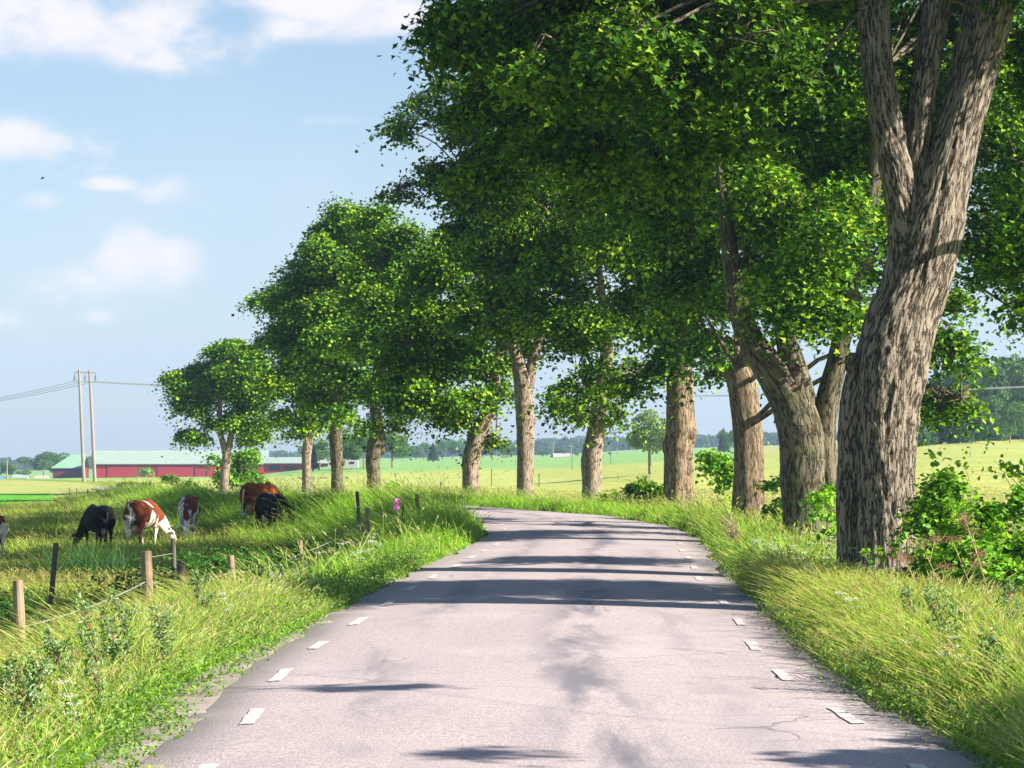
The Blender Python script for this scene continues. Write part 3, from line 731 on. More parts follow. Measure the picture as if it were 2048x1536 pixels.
# nearest trunk
maple("huge forked maple with deeply furrowed grey bark leaning right, the nearest trunk", 35.6,
  [[(1768,1165,58),(1766,1060,58),(1766,950,60),(1768,850,66),(1778,750,72),(1802,650,68),(1838,550,61),(1866,450,56),(1892,340,47),(1920,240,42),(1946,140,43),(1972,30,46),(1990,-90,43),(2000,-260,34),(1990,-430,22)],
   [(1713,1165,36,.15),(1709,1050,34,.15),(1710,930,34,.15),(1717,830,37,.12),(1730,760,38,.1),(1752,705,34,.05),(1782,650,24,.05),(1800,610,14,.05)],
   [(1790,690,55),(1812,560,46),(1816,470,40),(1798,360,37),(1774,260,33),(1758,170,31),(1750,60,29),(1742,-60,30),(1700,-220,22),(1640,-380,12)],
   [(1812,470,36),(1826,360,29),(1840,250,25),(1855,140,26),(1874,20,26),(1890,-110,26),(1900,-260,16)],
   ],
  [(960,60,95,115,1,.9),(1040,190,100,110,2.5,.9),(1080,20,130,120,2,.9),(1230,60,150,130,3),(1170,250,110,110,4,.8),(1400,60,150,120,4,.9),(1370,250,120,110,5,.7),(1560,-40,170,100,3),(1500,150,120,100,6,.6),
   (1150,-200,220,170,1),(1450,-260,240,170,0),(1800,-300,260,140,0),(2080,-120,170,120,-1,.8),(1750,-560,300,180,0,.8),(1400,-520,240,160,0,.8),(2100,120,75,100,3,.7),(1920,-120,100,70,2,.6),(860+420,140,120,90,6,.8),(1010,330,70,60,5,.7),(1250,100,110,75,-2.2,.9),(1480,80,120,80,-2.4,.9),(1090,150,90,70,-2,.9),(1380,190,100,60,-2,.8),(1590,170,60,50,-1.5,.7)],
  B_GREY, leaf=.145, spray=.6, clump=60, dens=.9, bright=.82, sides=150, rings=26, knobs=[(1706,728,17)], fine=True, seed=1.3, depth_k=1.4, rmax=.03, extra=[((9.6, 37, 10.4), (2.4, 2.2, 1.8)), ((10.5, 35, 12.5), (3, 3, 2.2), .9), ((9.2, 34.3, 10.8), (1.8, 2, 1.6), .9), ((12.5, 35, 15), (3, 3, 2.2), .8)])  # extra lobes off to the right are added to keep sun off the left crown
maple("twisted double maple with dark stems forking low, second trunk along the road", 49.0,
  [[(1612,1040,44),(1608,960,46),(1606,880,46),(1585,810,42),(1550,750,34),(1515,700,27),(1488,650,21),(1472,590,19),(1462,520,16),(1450,430,12)],
   [(1590,850,40),(1595,790,34),(1588,740,28),(1575,690,22),(1560,640,16),(1550,560,12)],
   [(1652,1035,26),(1650,950,28),(1648,880,26),(1658,800,24),(1676,720,20),(1692,640,18),(1712,540,17),(1738,430,18),(1752,330,14)],
   ],
  [(1560,250,130,120,2),(1660,130,120,110,2,.9),(1600,420,110,100,-1),(1490,400,90,90,1,.8),(1690,300,75,110,3,.8),(1560,560,100,75,-1.5),(1640,610,75,65,-1.5),(1700,560,60,80,1,.8),(1500,520,60,60,0,.6),(1640,500,80,60,-3,.9),
   (1990,200,80,150,1,1.2),(2060,330,80,150,0,1.2),(2040,430,80,110,2),(1960,450,55,70,3,.8),(2010,560,60,60,2,.9),(2060,640,45,40,2,.8),(1500,0,190,130,2,.8),(1800,60,160,150,5,.9),(1860,230,90,110,6,.9),(1740,200,110,100,5,.9),(1800,380,60,60,6,.7),(1780,-250,300,180,2,.6),(1960,80,100,90,4,.8),(1530,300,90,100,4,.9),(1620,500,110,70,3,.9)],
  B_MOSS, leaf=.15, spray=.68, clump=62, dens=.75, bright=1.12, sides=64, rings=16, knobs=[(1612,795,20),(1600,860,18)], fine=True, seed=4.2, extra=[((9.8, 52.5, 10), (2.4, 2.6, 2.4)), ((10.5, 51, 13.4), (3, 3, 2), .8), ((4, 50, 13), (4, 3, 2.5), .8)])
maple("lichen-orange maple trunk with a broken top, third along the road", 61.0,
  [[(1498,1025,33),(1497,960,31),(1496,900,29),(1490,830,28),(1482,770,27),(1474,738,25)],[(1484,790,18),(1490,720,14),(1500,640,12),(1500,540,10),(1480,420,8)]],
  [(1420,690,60,40,2,.7),(1430,750,45,30,2,.7),(1400,600,80,60,2),(1470,560,70,70,3),(1380,470,110,100,2),(1340,330,130,120,3),(1440,300,110,130,4),(1350,160,140,110,3,.9),(1300,0,160,120,3,.8),(1880,700,45,65,-6),(1900,790,42,38,-6,.9),(1860,800,35,40,-6,.9),(1885,620,45,50,-5,.9)],
  B_ORANGE, leaf=.16, spray=.75, clump=58, dens=.75, bright=1.1, sides=48, knobs=[(1468,760,12)], seed=7.7, extra=[((9.2, 61, 9), (2.8, 3, 2.6)), ((6, 62, 13.2), (4, 3, 2.2), .8), ((2.5, 61, 12.5), (3, 3, 2.5), .8)])
maple("stout maple with a burr bulging right and orange lichen, fourth along the road", 74.0,
  [[(1357,1003,31),(1357,950,29),(1356,900,29),(1360,860,29),(1360,820,27),(1360,770,26),(1360,700,22),(1355,620,16),(1340,500,10)]],
  [(1340,720,55,40,0,.8),(1300,650,70,60,1),(1380,650,65,55,1,.9),(1330,560,100,80,0),(1260,470,100,100,1),(1230,350,120,110,2),(1240,200,130,110,2),(1180,90,130,110,2),(1330,400,90,90,3,.8),(1255,770,45,32,0,.7),(1290,590,70,60,3,.9),(1400,560,60,70,3,.8),(1290,280,90,90,5,.9)],
  B_ORANGE, leaf=.17, spray=.8, clump=55, dens=.8, bright=.9, sides=40, knobs=[(1379,868,16),(1340,895,14)], seed=9.1, extra=[((8.8, 74, 9.2), (2.8, 3, 2.8)), ((5, 75, 13), (4, 3, 2.4), .8)])
maple("hollow leaning maple with a dark cavity at its foot, fifth along the road", 84.0,
  [[(1184,1000,19),(1184,960,20),(1184,920,20),(1190,880,17),(1197,840,16),(1201,800,16),(1208,750,15),(1214,690,12),(1205,600,9)]],
  [(1200,770,60,35,0,.8),(1130,800,55,38,0,.65),(1170,710,70,50,0),(1110,650,80,70,1),(1190,620,80,60,0),(1120,530,100,90,1),(1080,400,110,100,1),(1100,270,120,110,2),(1060,150,120,100,2,.9),(1275,750,50,30,1,.65),(1160,840,32,26,0,.45),(1240,830,26,30,0,.45),(1150,430,90,90,4,.9),(1180,180,100,100,4,.9)],
  B_PALE, leaf=.175, spray=.85, clump=52, dens=.72, sides=36, knobs=[(1199,878,6),(1176,985,12)], seed=11.0, extra=[((6.4, 84, 9.6), (2.6, 3, 2.8))])
maple("straight pale maple trunk forking into a V under the leaves", 90.0,
  [[(1051,996,19),(1050,950,17),(1050,900,17),(1049,850,18),(1048,800,19),(1046,760,19),(1034,715,13),(1022,680,11),(1015,620,10),(990,540,8)],[(1052,790,14),(1060,745,12),(1070,705,10),(1085,650,8),(1095,580,6)]],
  [(1050,660,75,50,0,.9),(990,620,70,70,0),(1040,540,100,90,0),(980,450,85,80,0),(1030,360,100,100,1),(960,300,80,75,0,.9),(900,380,60,45,0,.55),(960,180,70,80,1,.8),(870,330,65,28,-1,.42),(805,375,60,26,-1,.42),(870,245,80,34,-1,.5),(800,260,52,30,-1,.42),(870,180,70,32,-1,.5),(905,400,45,40,-1,.45),(830,215,50,22,-1,.38)],
  B_PALE, leaf=.18, spray=.72, clump=48, dens=.78, sides=32, knobs=[(1064,842,8),(1044,750,12)], seed=13.0, twigs=34, extra=[((4.2, 91, 9.4), (2.4, 2.6, 2.6))])
maple("maple with a crooked trunk leaning right from a bulge, before the bend's far side", 98.0,
  [[(941,993,17),(941,950,17),(942,920,18),(952,885,18),(966,850,17),(979,815,15),(987,775,12),(991,735,11),(1000,680,9),(985,600,7)],[(938,915,5),(937,880,4),(942,845,3),(945,800,2)]],
  [(960,720,50,40,0,.8),(900,800,60,45,0),(840,780,60,45,0),(900,700,80,70,0),(950,640,60,60,0),(860,620,80,70,0),(905,540,85,75,0),(820,690,55,50,0),(925,840,38,30,0,.6),(992,880,24,12,0,.6),(1005,790,22,26,0,.5)],
  B_PALE, leaf=.19, spray=.85, clump=50, dens=.75, sides=30, knobs=[(936,922,9)], seed=15.0)
maple("maple with a gnarled two-toned trunk beneath the right half of the tall dome crown", 113.0,
  [[(747,994,14.5),(747,950,13.5),(746,920,14.5),(752,890,16),(757,860,12),(752,830,11),(750,790,10),(755,700,7)]],
  [(800,495,68,60,0),(840,560,50,55,0,.9),(770,580,80,80,0),(830,640,65,60,0),(760,680,80,70,0),(820,730,60,55,0),(760,790,55,50,0),(830,810,48,32,0,.6),(752,845,35,26,0,.55),(800,845,40,18,0,.4),(740,470,60,50,2),(800,610,70,60,3),(830,710,50,50,2)],
  B_MOSS, leaf=.20, spray=.9, clump=48, dens=.8, sides=28, knobs=[(762,900,8),(741,900,7)], seed=17.0)
maple("maple with a shadow-striped trunk beneath the left half of the tall dome crown", 127.0,
  [[(674,994,12.5),(674,950,11.5),(672,900,12),(671,860,12),(674,820,9),(676,760,7)]],
  [(690,470,82,55,0),(630,520,72,60,0),(600,590,58,60,0),(680,580,90,80,0),(650,670,85,70,0),(700,740,65,60,0),(650,770,55,55,0),(685,830,45,32,0,.7),(740,500,60,60,2),(600,660,50,45,1),(730,640,60,60,3)],
  B_MOSS, leaf=.21, spray=.95, clump=48, dens=.85, sides=26, knobs=[(684,925,6)], seed=19.0)
maple("slim maple forking at head height with a loose leafy crown left of the dome", 143.0,
  [[(613,990,9),(613,950,8.5),(613,910,9),(615,890,9),(610,865,6),(606,830,5),(600,760,4)],[(616,895,7),(624,872,6),(629,850,4.5),(632,800,3)]],
  [(560,600,48,30,0,.7),(590,640,60,50,0),(545,680,42,30,0,.6),(600,720,60,55,0),(550,770,40,35,0,.7),(610,790,55,50,0),(570,830,38,24,0,.6),(630,850,38,26,0,.6),(530,600,30,14,0,.6),(600,865,26,14,0,.5)],
  B_PALE, leaf=.22, spray=.9, clump=46, dens=.85, bright=1.05, sides=22, seed=21.0)
maple("separate round-headed maple with a forked pale trunk, the last one by the red barn", 172.0,
  [[(449,988,9),(449,950,8.5),(452,925,9),(452,905,9),(445,885,6),(440,860,5),(440,800,4)],[(453,910,7),(459,885,6),(463,860,5),(470,800,3.5)]],
  [(420,725,62,40,0),(475,735,52,42,0),(370,760,44,32,0,.9),(430,780,60,40,0,.7),(500,790,44,40,0,.9),(385,820,34,24,0,.7),(465,830,50,32,0,.8),(520,835,28,26,0,.7),(400,860,42,24,0,.7),(480,865,36,20,0,.6),(350,775,28,22,0,.8),(450,700,50,24,0),(440,745,60,40,2,.8)],
  B_PALE, leaf=.24, spray=.95, clump=48, dens=.85, bright=1.05, sides=22, seed=23.0, twigs=14)
# the tree just beside the photographer's frame: its leaves hang in and its shade lies on the road
maple("large maple standing at the right-hand roadside just outside the picture, shading the road", 27.3,
  [[(2180,1260,95),(2180,1000,85),(2190,700,80),(2220,400,70),(2230,100,60),(2240,-200,45)]],
  [(2300,330,190,140,1),(2450,-300,380,280,0,.8),(2500,100,240,220,0),(2350,-700,380,220,0,.7),(2500,500,150,110,1.5)],
  B_GREY, leaf=.145, spray=.6, clump=56, dens=.8, sides=40, seed=25.0, fine=False,
  extra=[((8.6, 30.5, 5.4), (1.9, 1.3, .7), .8), ((12.3, 29.5, 7.0), (2.2, 1.3, .9), .8), ((10.5, 28.9, 6.2), (2, 1.2, .8), .8), ((8.2, 37.4, 4.5), (1.4, 1.0, .5), .6), ((9.8, 38.2, 5.4), (1.6, 1.0, .6), .6), ((8.9, 28.2, 4.4), (1.4, .9, .6), .7)])

# unseen maple added beside the camera: leaf clumps placed to shade road and verge
def SH(xs, ds, h, r=(.5, .4, .25), k=.8): return ((xs + 1.592 * h, ds - .487 * h, h), r, k)
maple("maple standing right of the photographer, whose leaf shade dapples the near road", 9.0,
  [[(11474, 1500, 190),(11474, 900, 170),(11400, 0, 150),(11300, -900, 120),(11100, -1700, 90)]], [],
  B_GREY, leaf=.14, spray=.2, clump=18, dens=.7, sides=30, seed=31.0, depth_k=1.0, rmax=.008, twigs=4,
  extra=[SH(-.98, 18.8, 6.6, (.30, .20, .12), .5), SH(-.15, 14.7, 6.4, (.32, .18, .12), .4),
         SH(1.2, 13.6, 6.4, (.3, .2, .12), .3), SH(3.1, 14.2, 4.6, (.9, 1.0, .6)), SH(3.6, 16.8, 4.8, (.9, .7, .5)), SH(2.7, 12.6, 4.6, (.9, .8, .6)), SH(4.4, 15.4, 5.0, (1.2, 1.0, .7))])
# ------------------------------------------------------------------ farm buildings
m_red = plain("red_boards", (.30, .014, .02), .75, .25, 3, stretch=(6, 6, .4))
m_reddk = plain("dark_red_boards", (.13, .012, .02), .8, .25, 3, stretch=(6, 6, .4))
m_mint = plain("pale_green_roof_sheet", (.27, .335, .295), .6, .10, 1.2, stretch=(1, 1, 3))
m_gdoor = plain("green_door_paint", (.03, .13, .12), .7, .2)
m_white = plain("white_paint", (.36, .38, .39), .6, .08)
m_grey = plain("grey_sheet", (.30, .30, .30), .6, .2)
m_dark = plain("dark_opening", (.02, .02, .022), .9, .2)
def bx(name, lo, hi, mat, parent):
    mb = MB(); mb.box(lo, hi); return mb.build(name, mat, parent)
def prism(mb, x0, x1, y0, y1, z0, z1, ov=.4, th=.14, hip0=0.0):
    """pitched roof along x: two slabs; hip0 pulls the left end of the ridge in"""
    ym = (y0 + y1) / 2; z0 += .22; z1 += .22
    for ya, yb in ((y0 - ov, ym), (y1 + ov, ym)):
        za = z0 - ov * (z1 - z0) / (ym - y0)
        V = [(x0 - ov, ya, za), (x1 + ov, ya, za), (x1 + ov, yb, z1), (x0 - ov + hip0, yb, z1), (x0 - ov, ya, za - th), (x1 + ov, ya, za - th), (x1 + ov, yb, z1 - th), (x0 - ov + hip0, yb, z1 - th)]
        mb.add(V, np.array([(0, 1, 2, 3), (4, 7, 6, 5), (0, 4, 5, 1), (1, 5, 6, 2), (2, 6, 7, 3), (3, 7, 4, 0)]))
def body(mb, x0, x1, y0, y1, zb, z0, z1):
    ym = (y0 + y1) / 2
    V = [(x0, y0, zb), (x1, y0, zb), (x1, y1, zb), (x0, y1, zb), (x0, y0, z0), (x1, y0, z0), (x1, y1, z0), (x0, y1, z0), (x0, ym, z1), (x1, ym, z1)]
    mb.add(V, [np.array([(0, 1, 5, 4), (2, 3, 7, 6), (0, 3, 2, 1)]), np.array([(1, 2, 5), (2, 6, 5), (5, 6, 9), (0, 4, 3), (3, 4, 7), (4, 8, 7), (4, 5, 8), (5, 9, 8), (6, 7, 9), (7, 8, 9)])])
def X(px, d): return (px - 1024) / FPX * d
def Zp(py, d): return EYE + (HOR - py) / FPX * d

# long barn, seen a little from its left gable
d = 600.0; zb = Zp(958, d) - .5; L_ = X(560, 640) - X(188, d)
t = empty("barn", (X(190, d), d, zb), "long red barn with a pale green metal roof behind the power pole", "barn", rz=R(5.0))
mb = MB(); body(mb, 0, L_, 0, 17, 0, 4.2, 7.2); mb.build("wall", m_red, t)
mb = MB(); prism(mb, 0, L_, 0, 17, 4.2, 7.2, .6); mb.build("roof", m_mint, t)
bx("door", (-.12, 1.5, .1), (-.03, 6.5, 3.8), m_gdoor, t)
for k, x0 in enumerate((3, 15, 27, 39)):
    f = bx("sliding_door", (x0, -.16, .4), (x0 + 9, -.04, 3.7), m_red, t)
    mb = MB(); mb.box((x0 + 9.05, -.3, .3), (x0 + 9.35, -.05, 3.9)); mb.build("door_post", m_reddk, t)
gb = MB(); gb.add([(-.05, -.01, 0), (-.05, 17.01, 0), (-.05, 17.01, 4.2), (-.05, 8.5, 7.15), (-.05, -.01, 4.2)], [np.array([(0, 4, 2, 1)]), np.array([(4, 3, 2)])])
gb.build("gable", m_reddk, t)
# lower wing on its left
d = 612.0; zb = Zp(957, d) - .5
t = empty("barn_wing", (X(106, d), d, zb), "small dark red barn with a green metal roof left of the long barn", "barn", rz=R(2))
mb = MB(); body(mb, 0, 7.0, 0, 14, 0, 3.1, 3.12); mb.build("wall", m_reddk, t)
mb = MB(); prism(mb, 0, 7.0, 0, 14, 3.1, 6.2, .4, hip0=4.0); mb.add([(-.4, -.4, 3.14), (-.4, 14.4, 3.14), (3.6, 7, 6.42)], np.array([(0, 2, 1)])); mb.build("roof", plain("green_roof_sheet", (.20, .36, .25), .6, .1, 1.2), t)
# low shed to the right
d = 560.0; zb = Zp(941, d) - .4
t = empty("cattle_shed", (X(528, d), d, zb), "low open red cattle shed with a pale roof behind the round-headed maple", "barn", rz=R(-2))
wd_ = X(664, d) - X(528, d)
mb = MB(); body(mb, 0, wd_, 0, 9, 0, 2.1, 3.2); mb.build("wall", m_red, t)
mb = MB(); prism(mb, 0, wd_, 0, 9, 2.1, 3.2, .8); mb.build("roof", m_mint, t)
for k in range(4): bx("opening", (1.2 + k * 3.6, -.08, .5), (3.6 + k * 3.6, -.02, 1.4), m_dark, t)  # dark boxes on the wall, painting the shade inside open bays
# far red farmhouse between the trunks
d = 700.0; zb = Zp(920, d) - .2
t = empty("farmhouse", (X(1108, d), d, zb), "distant red farmhouse with a grey roof beyond the mown field", "house", rz=R(10))
mb = MB(); body(mb, 0, 4.9, 0, 4.5, 0, .9, 1.9); mb.build("wall", m_red, t)
mb = MB(); prism(mb, 0, 4.9, 0, 4.5, .9, 1.9, .2, .08); mb.build("roof", plain("grey_tiles", (.33, .28, .32), .7, .15), t)
bx("chimney", (3.2, 2.0, 1.7), (3.7, 2.5, 2.5), m_reddk, t)
d = 720.0; zb = Zp(921, d) - .2
t = empty("outhouse", (X(1003, d), d, zb), "tiny red outhouse far across the field left of the pale straight trunk", "shed")
mb = MB(); body(mb, 0, 1.9, 0, 2, 0, .6, 1.1); mb.build("wall", m_red, t)
mb = MB(); prism(mb, 0, 1.9, 0, 2, .6, 1.1, .12, .06); mb.build("roof", m_reddk, t)
# white caravans and sheds seen between the trunks
for k, (pa_, pb_, ty_, by_, lab) in enumerate(((692, 716, 920, 931, "white caravan parked in front of far trees beside the gnarled trunk"), (656, 668, 921, 933, "small white shed between the striped trunk and the slim forked trunk"))):
    d = 330.0; x0, x1 = X(pa_, d), X(pb_, d); z0, z1 = Zp(by_, d) - .3, Zp(ty_, d)
    t = empty("caravan" if k < 1 else "shed", (x0, d, z0), lab, "caravan" if k < 1 else "shed")
    mb = MB(); w_ = x1 - x0; h_ = z1 - z0
    mb.add([(0, 0, 0), (w_, 0, 0), (w_, 0, h_ * .85), (w_ * .9, 0, h_), (w_ * .1, 0, h_), (0, 0, h_ * .85), (0, 2, 0), (w_, 2, 0), (w_, 2, h_ * .85), (w_ * .9, 2, h_), (w_ * .1, 2, h_), (0, 2, h_ * .85)],
           np.array([(0, 1, 2, 5), (5, 2, 3, 4), (7, 6, 11, 8), (8, 11, 10, 9), (0, 6, 7, 1), (1, 7, 8, 2), (2, 8, 9, 3), (3, 9, 10, 4), (4, 10, 11, 5), (5, 11, 6, 0)]))
    mb.build("body", m_white, t); bx("window", (w_ * .3, -.04, h_ * .5), (w_ * .7, -.01, h_ * .78), m_dark, t)
# things by the far left farm road
d = 560.0
for k, (pa_, pb_, ty_, by_, mt, rf, lab) in enumerate(((0, 8, 955, 962, plain("blue_tarp", (.05, .2, .5)), plain("blue_tarp_top", (.06, .22, .55)), "small blue shelter at the left edge of the far farmyard"),
        (24, 55, 952, 963, m_white, m_mint, "low pale-roofed shed on the far left of the fields"), (70, 96, 953, 963, m_white, plain("tan_roof", (.4, .33, .28)), "low white shed between the far trees and the dark red barn"))):
    x0, x1 = X(pa_, d), X(pb_, d); z0 = Zp(by_, d) - .3; z1 = Zp(ty_, d)
    t = empty("shed", (x0, d, z0), lab, "shed"); hh_ = z1 - z0
    mb = MB(); body(mb, 0, x1 - x0, 0, 3, 0, hh_ * .6, hh_); mb.build("wall", mt, t)
    mb = MB(); prism(mb, 0, x1 - x0, 0, 3, hh_ * .6, hh_, .15, .06); mb.build("roof", rf, t)

# ------------------------------------------------------------------ power line
m_pole = plain("weathered_pole", (.25, .22, .19), .85, .2, 4, stretch=(3, 3, .2))
m_wire = plain("wire_metal", (.30, .31, .33), .5, .1)
m_glass = plain("insulator", (.12, .15, .18), .3, .1)
dP = 270.0; zP = gz1(X(166, dP), dP)
t = empty("power_pole", (X(172, dP), dP, zP), "twin-legged wooden power pole with a crossbeam standing in front of the red barn", "power pole")
def rel(px, py, d=dP): return at(px, py, d) - np.array([X(172, dP), dP, zP])
for (pb, pt_, ty_) in ((168, 158, 739), (190, 179, 741)):
    b0 = rel(pb, 960); b0[2] = -.4; mb = MB(); mb.tube([b0, rel((pb + pt_) / 2, 850), rel(pt_, ty_)], [.20, .17, .13], 10); mb.build("leg", m_pole, t)
mb = MB(); mb.box(tuple(rel(148, 745.3) + [0, -.08, -.05]), tuple(rel(190, 744) + [0, .08, .05])); mb.build("crossbeam", m_grey, t)
ATT = []
for px in (149, 170, 191):
    p0 = rel(px, 745); p1 = rel(px, 761.5); mb = MB(); mb.tube([p0, p1], .035, 6); 
    for q in range(5): 
        c_ = p0 + (p1 - p0) * (.45 + q * .11); mb.tube([c_, c_ - [0, 0, .05]], [.12, .12], 8)
    mb.build("insulator", m_glass, t); ATT.append(at(px, 762.5, dP))
def span(a, b, sag, r=.028, k=24):
    tt = np.linspace(0, 1, k); P = np.array(a) * (1 - tt)[:, None] + np.array(b) * tt[:, None]; P[:, 2] -= 4 * sag * tt * (1 - tt); mb = MB(); mb.tube(P, r, 5); return mb
for k, a in enumerate(ATT):
    nm_ = ("outer left", "middle", "outer right")[k]
    o = span(a, a + np.array([-62, 62, .6]), 3.0).build("power_line", m_wire, smooth_=True); tag(o, "thin power line running left from the %s insulator of the twin pole" % nm_, "power line", "power lines of the twin pole")
    o = span(a, a + np.array([112, -6 + k * 1.5, -.2 ]), 1.6).build("power_line", m_wire, smooth_=True); tag(o, "thin power line running right behind the maples from the %s insulator" % nm_, "power line", "power lines of the twin pole")
# second twin pole where the right-hand spans end, just past the frame
c_ = ATT[1] + np.array([112, -4.5, -.2]); zc = gz1(c_[0], c_[1])
t2 = empty("power_pole", (c_[0], c_[1], zc), "second twin-legged power pole standing beyond the trees at the right", "power pole")
hp = c_[2] - zc
for s_ in (-.7, .7): mb = MB(); mb.tube([(s_, 0, -.4), (s_, 0, hp + 1.2)], [.24, .15], 10); mb.build("leg", m_pole, t2)
bx("crossbeam", (-1.4, -.12, hp + .85), (1.4, .12, hp + 1.0), m_grey, t2)
# thin poles by the farmhouse
for k, (px, ty_, by_, lab) in enumerate(((1106, 885, 921, "thin wooden pole left of the distant red farmhouse"), (1142, 888, 921, "thin wooden pole at the right end of the distant red farmhouse"), (1233, 898, 912, "short far pole between the hollow trunk and the stout trunk"), (933, 905, 924, "little far lamp pole seen left of the crooked trunk"),
        (14, 922, 962, "tall thin pole among the far trees at the left edge"))):
    d = 690.0 if k < 4 else 550; b0 = at(px, by_ + 3, d); tp = at(px, ty_, d); t = empty("utility_pole", b0, lab, "pole")
    mb = MB(); mb.tube([(0, 0, -.4), tp - b0], [.17, .12], 8); mb.build("post", m_pole, t)
    hh_ = (tp - b0)[2]; bx("crossarm", (-.7, -.06, hh_ - .45), (.7, .06, hh_ - .33), m_pole, t)
# lone bird
d = 70.0; p = at(86, 357, d); mb = MB()
C_ = np.array([(-.14, 0, 0), (-.08, 0, .015), (0, 0, .02), (.07, 0, .025), (.12, 0, .02)]); mb.tube(C_, [.006, .025, .035, .022, .004], 8)
t = mb.build("bird", plain("dark_feathers", (.03, .03, .04)), loc=None, smooth_=True); t.location = tuple(p); t.rotation_euler = (0, R(-20), R(20)); t.scale = (.5,) * 3
tag(t, "small dark bird flying alone in the blue sky at the left", "bird")
for s_ in (-1, 1):
    wv_ = MB(); wv_.add([(-.05, 0, .02), (.05, 0, .02), (.03, s_ * .12, .09), (-.05, s_ * .12, .08), (-.06, s_ * .24, .05), (-.02, s_ * .25, .05), (-.05, 0, .012), (.05, 0, .012), (.03, s_ * .12, .082), (-.05, s_ * .12, .072)], np.array([(0, 1, 2, 3), (3, 2, 5, 4), (6, 9, 8, 7)])); wv_.build("wing", m_dark, t)

# ------------------------------------------------------------------ fences
m_post = plain("fence_post_wood", (.26, .185, .125), .85, .35, 5, stretch=(6, 6, .5), bump=.4)
m_postd = plain("old_dark_post_wood", (.10, .085, .075), .9, .35, 5, stretch=(6, 6, .5), bump=.4)
m_barb = plain("galvanised_wire", (.36, .37, .36), .45, .1, metal=.3)
def post(root, top, r, lean=(0, 0), mat=m_post, z=None, square=False):
    zb = gz1(top[0], top[1]) - .3; l0 = np.array(root.location)
    b0 = np.array([top[0] + lean[0], top[1] + lean[1], zb]); b0 -= l0; tp = np.array(top) - l0
    mb = MB(); n_ = 12; V, F, B = tube(catmull([b0, (b0 + tp) / 2 + [.008, 0, 0], tp], 5), [r * 1.05] * 10 + [r * .96], n_, lambda bk, L, th: 1 + .07 * (fbm(bk * np.array([30, 30, 3]) + top[0], 2) - .5) * 2)
    mb.add(V, F, None, B); ring = V[-n_:]; c_ = ring.mean(0) + [0, 0, .004]
    mb.add(np.vstack([ring, c_]), np.stack([np.arange(n_), (np.arange(n_) + 1) % n_, np.full(n_, n_)], 1))
    mb.build("post", mat, root, smooth_=False); return b0, tp
def wires(root, tops, drops, sag=.03, r=.0025, barb=True, skip=()):
    l0 = np.array(root.location)
    for dz in drops:
        mb = MB()
        for k in range(len(tops) - 1):
            a = np.array(tops[k]) - l0 - [0, 0.06, dz]; b_ = np.array(tops[k + 1]) - l0 - [0, 0.06, dz]; tt = np.linspace(0, 1, 14); P = a * (1 - tt)[:, None] + b_ * tt[:, None]
            P[:, 2] -= 4 * sag * np.linalg.norm(b_ - a) * .3 * tt * (1 - tt)
            rr_ = r + .00006 * tops[k][1]; mb.tube(P, rr_, 5)
            if barb:
                nb = int(np.linalg.norm(b_ - a) / .13)
                for q in np.linspace(.02, .98, nb):
                    c_ = a * (1 - q) + b_ * q; c_[2] -= 4 * sag * np.linalg.norm(b_ - a) * .3 * q * (1 - q); v = rng.normal(size=3) * .012; mb.tube([c_ - v, c_ + v], r * .7, 3, cap=False)
        mb.build("wire", m_barb, root)
tops = [at(35, 1161, 22), at(292, 1102, 27.5), at(461, 1111, 36), at(600, 1080, 45), at(734, 1016, 52)]
far_tops = []
for d_, off in ((58, -5.2), (63, -5.0), (68, -5.2), (74, -4.8), (81, -5.0), (89, -4.8), (98, -5), (108, -5), (119, -5), (131, -5), (145, -5), (160, -5)):
    i = int(np.argmin(abs(CLN[:, 1] - d_))); x = CLN[i, 0] + off * TAN[i, 1]; y = CLN[i, 1] - off * TAN[i, 0]; far_tops.append(np.array([x, y, gz1(x, y) + random.uniform(.6, .85)]))
f1 = empty("wire_fence", (tops[1][0], tops[1][1], gz1(tops[1][0], tops[1][1])), "barbed wire fence on tan round posts along the left verge", "fence")
for k, (tp, ln, r_) in enumerate(zip(tops, ((.08, 0), (.05, 0), (.10, .05), (.03, 0), (.02, 0)), (.047, .060, .05, .045, .048))): post(f1, tp, r_, ln)
wires(f1, [np.array(tp) - [0, 0, dz] for tp, dz in zip(tops, (.42, .34, .24, .25, .25))], (0,), sag=.03, r=.004)
f2 = empty("wire_fence", (far_tops[0][0], far_tops[0][1], gz1(far_tops[0][0], far_tops[0][1])), "row of dark short fence posts curving away behind the cows", "fence")
for tp in far_tops: post(f2, tp, .035, (random.uniform(-.06, .06), 0), m_postd)
wires(f2, far_tops, (.2, .5), barb=False)
extra = [(714, 983, 60), (833, 988, 58), (806, 1012, 56)]
f3 = empty("wire_fence", at(833, 1030, 58), "few dark posts standing in the tall grass where the road bends", "fence")
t3 = [at(*q) for q in extra]; 
for k, tp in enumerate(t3): post(f3, tp, .042 if k < 2 else .033, ((.12, 0), (.14, 0), (0, 0))[k], m_postd)
wires(f3, [t3[0], t3[2], t3[1]], (.35,), barb=False)
t4 = [at(112, 1086, 40), at(362, 1120, 37.5), at(346, 1077, 47)]
f4 = empty("old_fence", at(112, 1190, 40), "leaning dark old posts with a sagging wire at the pasture edge", "fence")
for k, tp in enumerate(t4): post(f4, tp, (.042, .06, .045)[k], ((-.16, 0), (-.03, 0), (.03, 0))[k], m_postd)
wires(f4, [t4[0], t4[2]], (.28, .62), barb=False)
